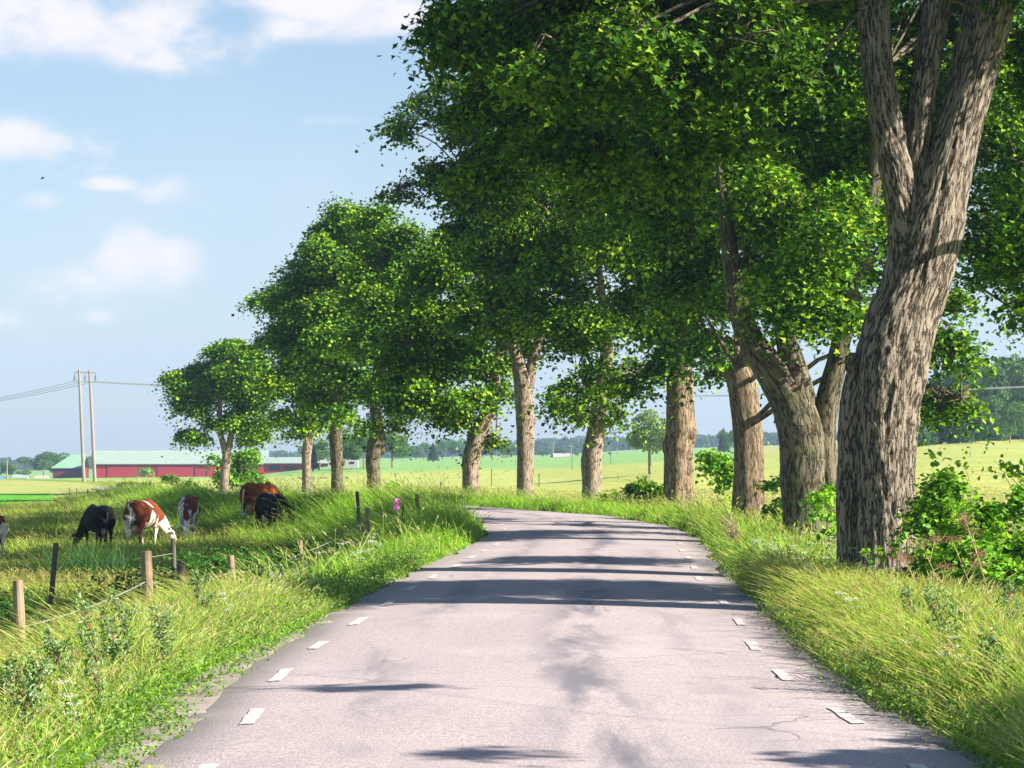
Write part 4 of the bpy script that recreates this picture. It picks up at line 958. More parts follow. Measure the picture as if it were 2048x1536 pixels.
# thin field stakes beyond the trees
for k, (px, ty_, by_, d_, lab) in enumerate(((983, 940, 962, 190, "thin stake in the mown field just right of the crooked trunk"), (1078, 950, 972, 170, "thin stake in the mown field just right of the straight pale trunk"), (1144, 905, 930, 300, "tall thin stake in the field below the distant farmhouse"), (1221, 910, 925, 330, "thin stake in the field right of the hollow trunk"),
         (1298, 912, 922, 330, "short stake in the field left of the stout trunk"), (881, 966, 978, 150, "short stake in the pale field left of the crooked trunk"), (1940, 905, 922, 220, "thin stake in the mown field right of the huge trunk"))):
    p = at(px, ty_, d_); z0 = min(gz1(p[0], p[1]), p[2] - .5); t = empty("field_stake", (p[0], p[1], z0), lab, "stake", "thin stakes in the hay field")
    mb = MB(); mb.tube([(0, 0, -.3), (.01, 0, p[2] - z0)], .035, 6); mb.build("post", m_postd, t)
    bx("cap", (-.05, -.05, p[2] - z0), (.05, .05, p[2] - z0 + .06), m_postd, t)

# ------------------------------------------------------------------ cows
def cow_mat(name, base, patches, seed, thr=.5, belly=True, soft=.02, white=(.66, .60, .55), scale=1.5):
    m, nt, b, out = newmat(name); tc = N(nt, 'ShaderNodeTexCoord')
    va = N(nt, 'ShaderNodeVectorMath', operation='ADD'); va.inputs[1].default_value = (seed, seed * 1.7, seed * .6); nt.links.new(tc.outputs['Object'], va.inputs[0])
    n = N(nt, 'ShaderNodeTexNoise', i_Scale=scale, i_Detail=2.5, i_Roughness=.5, i_Distortion=.5); nt.links.new(va.outputs[0], n.inputs['Vector'])
    f = n.outputs[0]
    if belly:
        sp = N(nt, 'ShaderNodeSeparateXYZ'); nt.links.new(tc.outputs['Object'], sp.inputs[0])
        f = M(nt, 'ADD', f, M(nt, 'MULTIPLY', M(nt, 'SUBTRACT', .95, sp.outputs[2]), .22))
    fn = N(nt, 'ShaderNodeTexNoise', i_Scale=14.0, i_Detail=5.0); nt.links.new(tc.outputs['Object'], fn.inputs['Vector'])
    f = M(nt, 'ADD', f, M(nt, 'MULTIPLY', M(nt, 'SUBTRACT', fn.outputs[0], .5), .08))
    msk = smooth(nt, f, thr - soft, thr + soft) if patches else 0.0
    dk = mixc(nt, fn.outputs[0], tuple(q * .7 for q in base), tuple(q * 1.3 for q in base))
    nt.links.new(mixc(nt, msk, dk, white), b.inputs['Base Color'])
    b.inputs['Roughness'].default_value = .85; b.inputs['Specular IOR Level'].default_value = .12
    return m
BROWN = (.15, .035, .012); BLACK = (.004, .0035, .004)
m_udder = plain("udder_skin", (.55, .32, .24), .6, .1); m_hoof = plain("hoof_horn", (.05, .04, .03), .5, .2); m_hornm = plain("horn", (.35, .28, .2), .5, .2); m_eye = plain("dark_eye", (.01, .01, .01), .15, 0)
def make_cow(label, px, d, rz, mat, tailmat, head_yaw=0.0, graze=1.0, seed=0, scale=1.0, horns=True, z=None):
    x = X(px, d); z = gz1(x, d) if z is None else z; rg = random.Random(seed)
    t = empty("cow", (x, d, z), label, "cow", "cows grazing in the pasture", rz=R(rz)); t.scale = (scale,) * 3
    mb = MB()
    def loft(rings, n=18):
        P = np.array([q[:3] for q in rings], dtype=float); W = np.array([q[3] for q in rings]); H = np.array([q[4] for q in rings])
        Pc = catmull(P, 5); tt = np.linspace(0, len(P) - 1, len(Pc)); W = np.interp(tt, range(len(P)), W); H = np.interp(tt, range(len(P)), H)
        T, _, _ = frames(Pc); side = np.cross(T, [0, 0, 1.0]); nrm = np.linalg.norm(side, axis=1)[:, None]
        side = np.where(nrm > .15, side / (nrm + 1e-9), np.array([[0, -1.0, 0]])); up = np.cross(side, T)
        th = np.linspace(0, 2 * math.pi, n, endpoint=False)
        V = Pc[:, None] + side[:, None] * (W[:, None] * np.cos(th))[..., None] + up[:, None] * (H[:, None] * np.sin(th))[..., None]
        m_ = len(Pc); i = np.arange(m_ - 1)[:, None] * n; j = np.arange(n)[None, :]; j2 = (j + 1) % n
        F = np.stack([i + j, i + j2, i + n + j2, i + n + j], 2).reshape(-1, 4); V = V.reshape(-1, 3); mb.add(V, F)
        for e, c_, rev in ((0, Pc[0], True), (len(V) - n, Pc[-1], False)):
            Tt = np.stack([np.arange(n), (np.arange(n) + 1) % n, np.full(n, n)], 1); mb.add(np.vstack([V[e:e + n], c_]), Tt[:, ::-1] if rev else Tt)
    # trunk of the body: rump (-x) to brisket
    loft([(-.98, 0, 1.10, .06, .10), (-.93, 0, 1.12, .20, .24), (-.78, 0, 1.08, .29, .34), (-.5, 0, 1.02, .31, .37), (-.15, 0, .97, .35, .40), (.2, 0, .97, .35, .40), (.5, 0, .99, .29, .39), (.72, 0, 1.0, .22, .34), (.88, 0, .98, .14, .22)], 22)
    # hips and withers
    for s_ in (-1, 1): loft([(-.62, s_ * .18, 1.30, .05, .04), (-.55, s_ * .22, 1.28, .09, .08), (-.4, s_ * .15, 1.27, .04, .05)], 10)
    loft([(.3, 0, 1.30, .06, .05), (.48, 0, 1.35, .08, .08), (.66, 0, 1.26, .06, .07)], 10)
    hy = R(head_yaw); cx_, sx_ = math.cos(hy), math.sin(hy)
    def hd(a, b_, c_): return (.75 + (a - .75) * cx_ - b_ * sx_, (a - .75) * sx_ + b_ * cx_, c_)
    g_ = graze
    neck = [(.66, 0, 1.06), hd(.95, 0, 1.02 - .14 * g_), hd(1.18, 0, .92 - .30 * g_), hd(1.32, 0, .84 - .42 * g_)]
    loft([(*neck[0], .19, .30), (*neck[1], .14, .23), (*neck[2], .105, .17), (*neck[3], .10, .13)], 16)
    zh = .84 - .42 * g_
    loft([(*hd(1.28, 0, zh + .05), .08, .10), (*hd(1.36, 0, zh - .02), .125, .125), (*hd(1.45, 0, zh - .13), .105, .11), (*hd(1.54, 0, zh - .27), .075, .085), (*hd(1.59, 0, zh - .37), .085, .08), (*hd(1.61, 0, zh - .42), .06, .05)], 16)
    # legs
    for s_ in (-1, 1):
        o1 = rg.uniform(-.12, .12); o2 = rg.uniform(-.14, .10)
        loft([(.52, s_ * .16, .92, .11, .15), (.55 + o1 * .3, s_ * .19, .66, .085, .10), (.56 + o1 * .7, s_ * .185, .42, .052, .06), (.54 + o1, s_ * .18, .22, .038, .042), (.55 + o1, s_ * .18, .10, .045, .05), (.58 + o1, s_ * .18, .0, .055, .065)], 12)
        loft([(-.66, s_ * .15, 1.0, .14, .22), (-.66, s_ * .19, .80, .115, .19), (-.72, s_ * .19, .62, .065, .11), (-.84 + o2 * .6, s_ * .18, .47, .045, .065), (-.80 + o2, s_ * .18, .25, .036, .042), (-.79 + o2, s_ * .18, .11, .045, .05), (-.75 + o2, s_ * .18, .0, .055, .065)], 12)
    tmp = mb.build("body", mat, None)
    rm = tmp.modifiers.new("r", 'REMESH'); rm.mode = 'VOXEL'; rm.voxel_size = .028
    sm = tmp.modifiers.new("s", 'SMOOTH'); sm.iterations = 6; sm.factor = .6
    dg = bpy.context.evaluated_depsgraph_get(); me = bpy.data.meshes.new_from_object(tmp.evaluated_get(dg))
    me.polygons.foreach_set('use_smooth', np.ones(len(me.polygons), dtype=bool)); old = tmp.data; tmp.modifiers.clear(); tmp.data = me; bpy.data.meshes.remove(old)
    if not me.materials: me.materials.append(mat)
    tmp.parent = t
    # udder, tail, ears, horns, eyes
    a = np.linspace(0.05, math.pi - .05, 10); b_ = np.linspace(0, 2 * math.pi, 16, endpoint=False); A_, B_ = np.meshgrid(a, b_, indexing='ij')
    S = np.stack([np.sin(A_) * np.cos(B_), np.sin(A_) * np.sin(B_), np.cos(A_)], -1); i = np.arange(9)[:, None] * 16; j = np.arange(16)[None, :]; j2 = (j + 1) % 16
    SF = np.stack([i + j, i + 16 + j, i + 16 + j2, i + j2], 2).reshape(-1, 4)
    ub = MB(); ub.add((S * np.array([.24, .15, .17]) + np.array([-.56, 0, .60])).reshape(-1, 3), SF)
    for q in ((-.64, .06), (-.64, -.06), (-.5, .06), (-.5, -.06)): ub.tube([(q[0], q[1], .50), (q[0], q[1], .39)], [.022, .014], 7)
    ub.build("udder", m_udder, t, smooth_=True)
    tb = MB(); tb.tube(catmull([(-.95, 0, 1.28), (-1.03, .01, 1.15), (-1.05, .03, .85), (-1.03, .05, .55)], 5), np.linspace(.035, .016, 16), 8)
    tb.tube(catmull([(-1.03, .05, .58), (-1.04, .06, .42), (-1.02, .07, .28)], 4), [.02, .04, .05, .05, .05, .05, .04, .03, .01], 8); tb.build("tail", tailmat, t, smooth_=True)
    for s_ in (-1, 1):
        eb = MB(); P = catmull([hd(1.33, s_ * .11, zh + .02), hd(1.32, s_ * .20, zh + .03), hd(1.33, s_ * .30, zh - .01)], 4); V, F, B = tube(P, [.02, .045, .06, .065, .06, .05, .035, .02, .004], 8); 
        eb.add(V, F); eb.build("ear", mat, t, smooth_=True)
        if horns:
            hb = MB(); hb.tube(catmull([hd(1.30, s_ * .07, zh + .10), hd(1.27, s_ * .16, zh + .17), hd(1.33, s_ * .20, zh + .25)], 4), np.linspace(.028, .006, 9), 7); hb.build("horn", m_hornm, t, smooth_=True)
        yb = MB(); yb.add((S * .018 + np.array(hd(1.42, s_ * .108, zh - .04))).reshape(-1, 3), SF); yb.build("eye", m_eye, t, smooth_=True)
    return t
mA = cow_mat("cow_coat_brown_white_rear", BROWN, True, 3.1, .55); mB = cow_mat("cow_coat_black", BLACK, True, 5.2, .84); mC = cow_mat("cow_coat_patched", BROWN, True, 8.3, .55)
mD = cow_mat("cow_coat_dark_brown_white", (.13, .03, .02), True, 12.4, .53, scale=2.4); mE = cow_mat("cow_coat_brown", (.17, .042, .010), True, 1.2, .66); mF = cow_mat("cow_coat_black_plain", BLACK, True, 9.6, .72)
m_tailw = plain("white_tail_hair", (.6, .52, .45), .8, .1); m_tailb = plain("black_tail_hair", (.02, .018, .02), .8, .1); m_tailr = plain("brown_tail_hair", (.3, .14, .08), .8, .15)
make_cow("brown and white cow cut off by the left edge of the photo", -22, 70, 118, mA, m_tailr, 0, 1, 1)
make_cow("black cow grazing behind a tall dark weed clump, head to the left", 196, 74, 116, mB, m_tailb, 20, 1, 2, 1.0)
make_cow("brown and white patched cow facing away to the right with pale udder showing", 287, 73, 80, mC, m_tailw, -38, 1, 3, 1.06)
make_cow("dark brown and white cow grazing head-on in the middle of the pasture", 377, 80, -86, mD, m_tailw, 4, 1, 4, 1.0)
make_cow("chestnut brown cow seen from behind with a big pale udder", 521, 82, 66, mE, m_tailw, -20, 1, 5, 1.04)
make_cow("black cow grazing in front of the chestnut one, rounded back", 547, 77.5, -62, mF, m_tailb, 14, 1, 6, 1.0)

# ------------------------------------------------------------------ shrubs and roadside plants
PAL_B = np.array([(.08, .22, .012), (.13, .32, .018), (.20, .40, .025), (.26, .45, .035), (.09, .22, .02)])
def shrub(name, label, cat, d, lobes, leaf, dens=1.0, spray=.3, clump=26, bright=1.0, fine='oval', pal=PAL_B, group=None, stem_r=.012, shoots=(), mat=None):
    L = []
    for q in lobes:
        dz = q[4] if len(q) > 4 else 0; a, b_ = msz(q[2], d + dz), msz(q[3], d + dz); L.append((at(q[0], q[1], d + dz), (a, (a + b_) * .5, b_), q[5] if len(q) > 5 else 1.0))
    c0 = L[0][0]; loc = np.array([c0[0], c0[1], gz1(c0[0], c0[1])]); V, F, cc, SP = lobes_to_leaves(L, leaf, dens, spray, fine, bright, pal=pal, shell=.3, clump=clump)
    t = empty(name, loc, label, cat, group); mb = MB(); VV, FF, CC = [V], [F], [cc]; nv = len(V)
    for s_ in SP[rng.integers(0, len(SP), min(90, len(SP)))]:
        b0 = np.array([loc[0] + (s_[0] - loc[0]) * .35, loc[1] + (s_[1] - loc[1]) * .4, 0]); b0[2] = gz1(b0[0], b0[1]) - .05
        mb.tube(catmull([b0, (b0 + s_) / 2 + [0, 0, .1], s_], 3), np.linspace(stem_r, stem_r * .4, 7), 5, (.2, .15, .08), cap=False)
    for (pts, n_) in shoots:   # long arching shoots with leaves along them
        P = catmull([at(a, b_, d + (q[0] if q else 0)) for a, b_, *q in pts], 8); mb.tube(P, np.linspace(stem_r, .004, len(P)), 5, (.2, .15, .08), cap=False)
        k = rng.random(n_) * (len(P) - 1); i = k.astype(int); f = (k - i)[:, None]; Q = P[i] * (1 - f) + P[np.minimum(i + 1, len(P) - 1)] * f + rng.normal(size=(n_, 3)) * [.07, .08, .055]
        V2, F2 = leaf_oval(Q, leaf * rng.uniform(.8, 1.2, n_), up=.6); VV.append(V2); FF.append(F2 + nv); nv += len(V2); CC.append(leafcol(n_, 6, pal, bright))
    mb.build("stems", m_stem, t); mesh_np("leaves", np.concatenate(VV), np.concatenate(FF), M_BUSH, t, col=np.concatenate(CC), loc=loc); 
    return t
m_stem = plain("woody_stem", (.20, .14, .08), .85, .25)
shrub("linden_bush", "dense linden bush with large heart-shaped leaves right of the huge trunk", "bush", 29.0,
      [(1990, 1150, 90, 95), (1900, 1090, 65, 75, 1.5), (2080, 1100, 90, 110, .5), (1870, 1010, 40, 70, 3), (1940, 1190, 80, 50, -.8), (2060, 1230, 90, 60, -.6), (2040, 1020, 40, 45, 1.0, .7), (1860, 1150, 40, 40, .5), (1960, 1040, 45, 40, 2, .8)],
      .080, 3.8, .30, 34, 1.12, shoots=[(((2080, 1060), (2030, 960), (1960, 938), (1890, 940)), 46), (((2090, 1000), (2040, 950), (1990, 925)), 30), (((1930, 1080, 1), (1900, 1010, 1), (1880, 940, 1), (1868, 905, 1)), 40),
      (((1900, 1160), (1830, 1095), (1780, 1103), (1728, 1112)), 60), (((1880, 1110), (1850, 1050), (1795, 1020)), 26), (((2090, 980), (2060, 935), (2020, 940)), 30)])
shrub("dry_bush", "low shaded green growth at the foot of the huge trunk", "bush", 32.5, [(1790, 1190, 70, 28), (1870, 1200, 60, 35), (1730, 1175, 28, 22)], .075, 1.0, .22, 24, .8)
shrub("sapling_bush", "leafy suckers between the double maple and the huge trunk", "bush", 44.0, [(1665, 1050, 26, 45), (1690, 1100, 30, 35), (1640, 1010, 22, 28, 1), (1655, 980, 14, 24), (1700, 1140, 30, 24, -3)], .09, 1.0, .25, 26, 1.15)
shrub("sapling_bush", "green sapling between the orange trunk and the double maple", "bush", 56.0, [(1548, 990, 20, 28), (1560, 1020, 22, 22)], .11, 1.0, .3, 24, 1.1)
shrub("sapling_bush", "tall leafy sapling left of the orange trunk", "bush", 65.0, [(1440, 965, 34, 36), (1425, 925, 26, 24), (1408, 905, 14, 12, 0, .8), (1450, 935, 22, 24)], .12, 1.1, .34, 26, 1.1)
shrub("sapling_bush", "dark broad-leaved bush left of the stout maple trunk", "bush", 75.0, [(1290, 985, 34, 20), (1255, 992, 30, 15), (1275, 968, 24, 10, 0, .8), (1318, 990, 18, 16), (1220, 990, 22, 12, 1)], .15, 1.2, .38, 26, .8)
shrub("sapling_bush", "small yellow-green bush right of the gnarled trunk", "bush", 112.0, [(792, 982, 14, 12), (788, 974, 8, 7)], .16, 1.2, .36, 24, 1.6)
shrub("hazel_bush", "big rounded dark bush behind the last round-headed maple", "bush", 185.0, [(478, 935, 50, 40), (505, 950, 30, 30), (455, 955, 30, 25), (430, 925, 16, 12, 0, .7), (475, 910, 26, 14)], .26, 1.2, .8, 36, 1.0, fine=False)
shrub("field_bush", "dark ragged bush in front of the pale track", "bush", 150.0, [(345, 965, 12, 14), (352, 980, 14, 12), (335, 955, 7, 6)], .2, 1.1, .5, 26, .8, fine=False)
shrub("field_bush", "wider dark bush between the track and the round-headed maple", "bush", 152.0, [(385, 985, 24, 12), (400, 975, 16, 10), (378, 962, 8, 8), (420, 990, 20, 9)], .2, 1.1, .5, 26, .8, fine=False)
shrub("field_bush", "long low dark bush where the pale track disappears", "bush", 217.0, [(262, 968, 16, 5), (285, 969, 18, 5), (235, 970, 14, 4)], .2, 1.1, .6, 26, .8, fine=False)
shrub("field_bush", "small dark bush on the near side of the pale track", "bush", 140.0, [(250, 985, 10, 10), (243, 978, 6, 8)], .2, 1.1, .5, 26, .8, fine=False)
shrub("field_bush", "low bright bush left of the pale track", "bush", 135.0, [(216, 995, 20, 8), (235, 999, 14, 6)], .18, 1.1, .5, 26, 1.3, fine=False)
shrub("field_bush", "round green bush against the red barn wall", "bush", 560.0, [(294, 942, 14, 8)], .5, 1.2, 1.2, 30, 1.2, fine=False)
for k, (px, py, d_, lab) in enumerate(((645, 998, 105, "low dark shrub at the foot of the striped trunk"), (622, 1000, 108, "low shrub between the slim and striped trunks' feet"), (600, 1003, 112, "spreading low weeds above the chestnut cow"), (690, 1000, 100, "leafy weeds left of the tan fence post top"))):
    shrub("low_shrub", lab, "bush", d_, [(px, py, 26, 12), (px + 18, py + 5, 18, 9)], .12, 1.1, .3, 24, .85, fine=False)
# weed clump in front of the black cow
def spikes(name, label, cat, px, py, d_, n_, hgt, spread, pal, kind=None, leafs=True, group=None, headcol=None, wd=.02):
    x, z = X(px, d_), 0; z = gz1(x, d_); t = empty(name, (x, d_, z), label, cat, group)
    P = np.stack([x + rng.normal(size=n_) * spread, d_ + rng.normal(size=n_) * spread, np.full(n_, z - .05)], 1); h = hgt * rng.uniform(.5, 1.15, n_)
    lean = WIND[None] * .35 + rng.normal(size=(n_, 2)) * .3; col_ = pal[rng.integers(0, len(pal), n_)] * rng.uniform(.7, 1.2, n_)[:, None]
    V, Fq, Ft, C1 = blades(P, h, lean, np.full(n_, wd), col_, curve=.7)
    mesh_np("blades", V, [Fq, Ft], M_GRASS, t, col=C1, loc=(x, d_, z)); return t
PAL_D = np.array([(.05, .14, .03), (.08, .19, .04), (.06, .15, .05)])
spikes("weed_clump", "tall dark green nettle clump in front of the black cow", "weeds", 195, 1150, 52, 900, 1.25, .45, PAL_D)
# mugwort, yarrow, cow parsley, fireweed, knapweed
PAL_MW = np.array([(.20, .32, .13), (.30, .40, .22), (.14, .25, .07)])
def forb(name, label, cat, px, d_, h, group=None, stemc=(.22, .10, .06), leafn=60, leafs=.05, pal=PAL_MW, head=None, headc=None, off=None, branches=5):
    x = X(px, d_); z = gz1(x, d_); t = empty(name, (x, d_, z), label, cat, group); mb = MB()
    ln = np.array([-.22 + random.uniform(-.1, .12), random.uniform(-.1, .1)]) * h; top = np.array([ln[0], ln[1], h])
    P = catmull([(0, 0, -.1), (ln[0] * .25, ln[1] * .3, h * .5), top], 6); mb.tube(P, np.linspace(.006, .003, len(P)) + d_ * .00004, 5, stemc, cap=False)
    tips = [top]
    for k in range(branches):
        q = random.uniform(.45, .9); b0 = P[int(q * (len(P) - 1))]; a = random.uniform(0, 6.28); e = b0 + np.array([math.cos(a) * .12 * h, math.sin(a) * .12 * h, .22 * h * random.uniform(.6, 1)]); 
        mb.tube(catmull([b0, (b0 + e) / 2 + [0, 0, .01], e], 3), .0028 + d_ * .00003, 4, stemc, cap=False); tips.append(e)
    mb.build("stem", m_stemc(stemc), t)
    if leafn:
        q = rng.random(leafn) * .92 + .05; i = (q * (len(P) - 1)).astype(int); n_ = leafn; C_ = P[i] + rng.normal(size=(n_, 3)) * [.03, .03, .02]
        allb = np.concatenate([C_] + [np.array([tp]) + rng.normal(size=(leafn // 10, 3)) * [.02, .02, .04] for tp in tips]); V, F = leaf_oval(allb, leafs * rng.uniform(.5, 1.3, len(allb)), up=.3, wk=.2)
        mesh_np("leaves", V, F, M_BUSH, t, col=leafcol(len(allb), 6, pal))
    if head:
        V_, F_, C_ = [], [], []; nv = 0
        for tp in tips:
            r, nn2, sz, flat = head; q = rng.normal(size=(nn2, 3)) * [r, r, r * flat] + tp; V, F = leaf_quads(q, sz * rng.uniform(.7, 1.3, nn2), up=1.6 if flat < .5 else .2); V_.append(V); F_.append(F + nv); nv += len(V)
            C_.append(np.repeat(np.array(headc)[None] * rng.uniform(.8, 1.1, nn2)[:, None], 4, axis=0))
        mesh_np("flower_head", np.concatenate(V_), np.concatenate(F_), M_PETAL, t, col=np.concatenate(C_))
    return t
M_PETAL = foliage_mat("petal", .3, .6, tint=(1, 1, 1)); _sc = {}
def m_stemc(c):
    if c not in _sc: _sc[c] = plain("plant_stem", c, .8, .2)
    return _sc[c]
# mugwort near the bottom left
for k in range(11):
    px, d_ = [(40, 16.5), (95, 15.8), (150, 17.5), (205, 16.4), (255, 18.2), (330, 19.5), (20, 19), (120, 20.5), (265, 21), (420, 24), (60, 14.8)][k]
    forb("mugwort", "grey-green mugwort with a thin reddish stem in the lower left verge", "weed", px, d_, random.uniform(.55, .85), "mugwort stalks in the left verge", leafn=260, leafs=.042, branches=8)
for k in range(7):
    px, d_ = [(1905, 18.5), (1960, 20), (2020, 17.5), (1830, 21.5), (1880, 23), (2035, 22), (1985, 16.8)][k]
    forb("mugwort", "grey-green mugwort stalk rising from the right verge grass", "weed", px, d_, random.uniform(.5, .8), "mugwort stalks in the right verge", leafn=240, leafs=.042, branches=8)
# white yarrow, left and right
def spots(n, lo, hi, dl, dh, x0, x1):
    out = []
    while len(out) < n:
        d_ = math.sqrt(random.uniform(dl ** 2, dh ** 2)); i = int(np.argmin(abs(CLN[:, 1] - d_))); off = random.uniform(lo, hi); x = CLN[i, 0] + off; px = x / d_ * FPX + 1024
        if x0 < px < x1: out.append((px, d_))
    return out
for px, d_ in spots(64, -5.0, -2.9, 14, 44, 0, 900): forb("yarrow", "white-headed yarrow flowering in the left verge", "flower", px, d_, random.uniform(.38, .62), "white flowers in the left verge", (.2, .3, .08), 14, .03, PAL_H, (.032, 40, .014, .18), (.80, .76, .74), branches=3)
for px, d_ in spots(46, 2.9, 4.6, 16, 44, 1400, 2048): forb("yarrow", "white-headed yarrow flowering in the right verge", "flower", px, d_, random.uniform(.34, .58), "white flowers in the right verge", (.2, .3, .08), 14, .03, PAL_H, (.032, 40, .014, .18), (.80, .76, .74), branches=3)
# dry brown umbels by the linden bush
for k, (px, d_, h) in enumerate(((1900, 23.5, 1.05), (1955, 24.5, 1.1), (1985, 23.8, 1.3), (1850, 24.5, .85))):
    forb("dry_umbel", ("dried brown umbel leaning left in front of the linden bush", "dried brown umbel in the middle of the group before the linden bush", "tallest dried brown umbel before the linden bush", "shortest dried brown umbel, nearest the huge trunk's foot")[k], "dead flower", px, d_, h, "dried umbels before the linden bush", (.42, .28, .14), 0, .03, PAL_H, (.05, 150, .014, .5), (.34, .20, .12), branches=2)
forb("fireweed", "single bright magenta flower spike among the grass below the dark posts", "flower", 806, 45, 1.0, None, (.2, .25, .08), 40, .05, PAL_H, (.025, 80, .035, 2.0), (.75, .12, .62), branches=0)
for k, (px, d_) in enumerate(spots(24, 2.6, 3.6, 34, 50, 1395, 1480)): forb("knapweed", "pink knapweed in the clump leaning over the right road edge", "flower", px, d_, random.uniform(.4, .65), "pink knapweed clump at the right road edge", (.25, .2, .1), 26, .04, PAL_H, (.018, 7, .018, .8), (.55, .24, .32), branches=4)
for k, (px, py, d_) in enumerate(((1458, 1168, 33),)): pass

# ------------------------------------------------------------------ distant trees and woods
m_far = foliage_mat("far_tree_leaf", .3, .7); m_trk = plain("far_trunk_bark", (.22, .16, .12), .9, .2)
PAL_F = np.array([(.05, .13, .02), (.07, .17, .025), (.09, .20, .03), (.045, .11, .03)]); PAL_C = np.array([(.025, .07, .02), (.035, .09, .025)]); PAL_P = np.array([(.16, .27, .07), (.20, .30, .09)])
def proto_tree(kind, seed):
    g = np.random.default_rng(seed); n = 5200; 
    if kind == 'conifer':
        h = g.random(n) ** .8; r = (1 - h) * .22 * (.55 + .45 * np.abs(np.sin(h * 34))) * g.random(n) ** .4; a = g.uniform(0, 6.28, n)
        P = np.stack([r * np.cos(a), r * np.sin(a), .10 + .9 * h - r * .4], 1); pal = PAL_C; s = .035; ctr = np.array([0, 0, .5])
    else:
        nl = 16; c_ = g.normal(size=(nl, 3)) * [.20, .20, .17] + [0, 0, .60]; c_[:, 2] = np.clip(c_[:, 2], .32, .86); rr_ = g.uniform(.11, .20, nl)
        i = g.integers(0, nl, n); v = g.normal(size=(n, 3)); v /= np.linalg.norm(v, axis=1)[:, None]; v[:, 2] *= .85
        P = c_[i] + v * (rr_[i] * g.uniform(.75, 1.1, n))[:, None]; P[:, 2] = np.clip(P[:, 2], .14, 1); pal = {'broad': PAL_F, 'pale': PAL_P}[kind]; s = .04
    V, F = leaf_quads(P, s * rng.uniform(.6, 1.3, n), up=.4); 
    kk = (vnoise(P * 6 + seed) * len(pal) * .999).astype(int); c_ = leafcol(n, 4, pal, 1.0, grp=np.clip(kk, 0, len(pal) - 1))
    crown = mesh_np("crown", V, F, m_far, None, col=c_); mb = MB(); mb.tube(catmull([(0, 0, -.03), (.01, 0, .3), (0, 0, .62)], 4), np.linspace(.028, .01, 9), 7); 
    for k in range(5): a = k * 1.26; mb.tube([(0, 0, .32 + .05 * k), (.16 * math.cos(a), .16 * math.sin(a), .55 + .05 * k)], [.011, .004], 5)
    trunk = mb.build("trunk", m_trk); return crown.data, trunk.data, crown, trunk
PR = {}
for kd, sd_ in (('broad', 3), ('broad2', 5), ('broad3', 8), ('pale', 11), ('conifer', 14)):
    q = proto_tree(kd.rstrip('23'), sd_); PR[kd] = (q[0], q[1]); bpy.data.objects.remove(q[2]); bpy.data.objects.remove(q[3])
def far_tree(kind, px, top, bot, d_, wk, label, group, name=None, rot=None, z0=None):
    x = X(px, d_); zt = Zp(top, d_); zg = gz1(x, d_); h = zt - zg; 
    t = empty(name or ("spruce_tree" if kind == 'conifer' else "field_tree"), (x, d_, zg), label, "tree", group, rz=random.uniform(0, 6.28) if rot is None else rot)
    t.scale = (h * wk, h * wk, h)
    for nm_, me in zip(("crown", "trunk"), PR[kind]): o = bpy.data.objects.new(nm_, me); C.objects.link(o); o.parent = t
    return t
far_tree('pale', 1300, 808, 912, 205, .95, "pale feathery tree alone in the field left of the stout trunk", None)
far_tree('broad', 785, 862, 928, 380, 1.2, "broad green tree right behind the gnarled trunk", "field trees behind the trunks")
far_tree('broad2', 705, 842, 930, 390, 1.2, "tall green tree between the gnarled and striped trunks", "field trees behind the trunks")
far_tree('broad3', 728, 868, 930, 370, .9, "dense green tree close left of the gnarled trunk", "field trees behind the trunks")
far_tree('broad', 640, 878, 932, 400, .9, "rounded green tree between the slim and striped trunks", "field trees behind the trunks")
far_tree('conifer', 626, 880, 932, 390, 1.1, "dark spruce just right of the slim forked trunk", "field trees behind the trunks")
far_tree('conifer', 866, 886, 924, 560, 1.9, "light cone-shaped tree between the gnarled and crooked trunks", "distant trees across the field")
for k, (px, tp, d_, kd, wk) in enumerate(((832, 886, 800, 'broad2', 1.2), (848, 884, 820, 'broad', 1.1), (885, 878, 830, 'broad3', 1.1), (905, 877, 840, 'broad', 1.3), (925, 880, 830, 'broad2', 1.2), (982, 884, 800, 'broad', 1.3), (1003, 880, 820, 'broad3', 1.3), (1020, 886, 800, 'broad2', 1.2), (965, 886, 830, 'broad', 1.2))):
    far_tree(kd, px, tp, 0, d_, wk, "rounded distant tree of the far line around the crooked trunk", "distant trees across the field")
for k, (px, tp, d_, kd, wk, lab) in enumerate(((1122, 893, 760, 'broad', 1.6, "dark rounded tree rising behind the red farmhouse"), (1085, 900, 760, 'broad3', 1.4, "low tree left of the red farmhouse"), (1153, 903, 760, 'broad2', 1.4, "low tree just right of the red farmhouse"), (1220, 903, 600, 'broad2', 1.0, "tiny round tree in the field right of the hollow trunk"),
        (1447, 857, 560, 'conifer', 1.6, "dark pointed tree left of the orange trunk"), (1458, 852, 560, 'broad2', .9, "dark tree just left of the orange trunk"),
        (88, 902, 660, 'broad', 1.4, "rounded tree left of the dark red barn"), (110, 905, 665, 'broad3', 1.3, "rounded tree close behind the dark red barn"), (22, 918, 640, 'broad2', 1.0, "olive tree at the far left behind the pole"), (52, 934, 620, 'pale', 1.4, "pale bushy tree on the far left"), (5, 924, 650, 'broad3', 1.1, "green tree on the left edge of the far fields"))):
    far_tree(kd, px, tp, 0, d_, wk, lab, None)
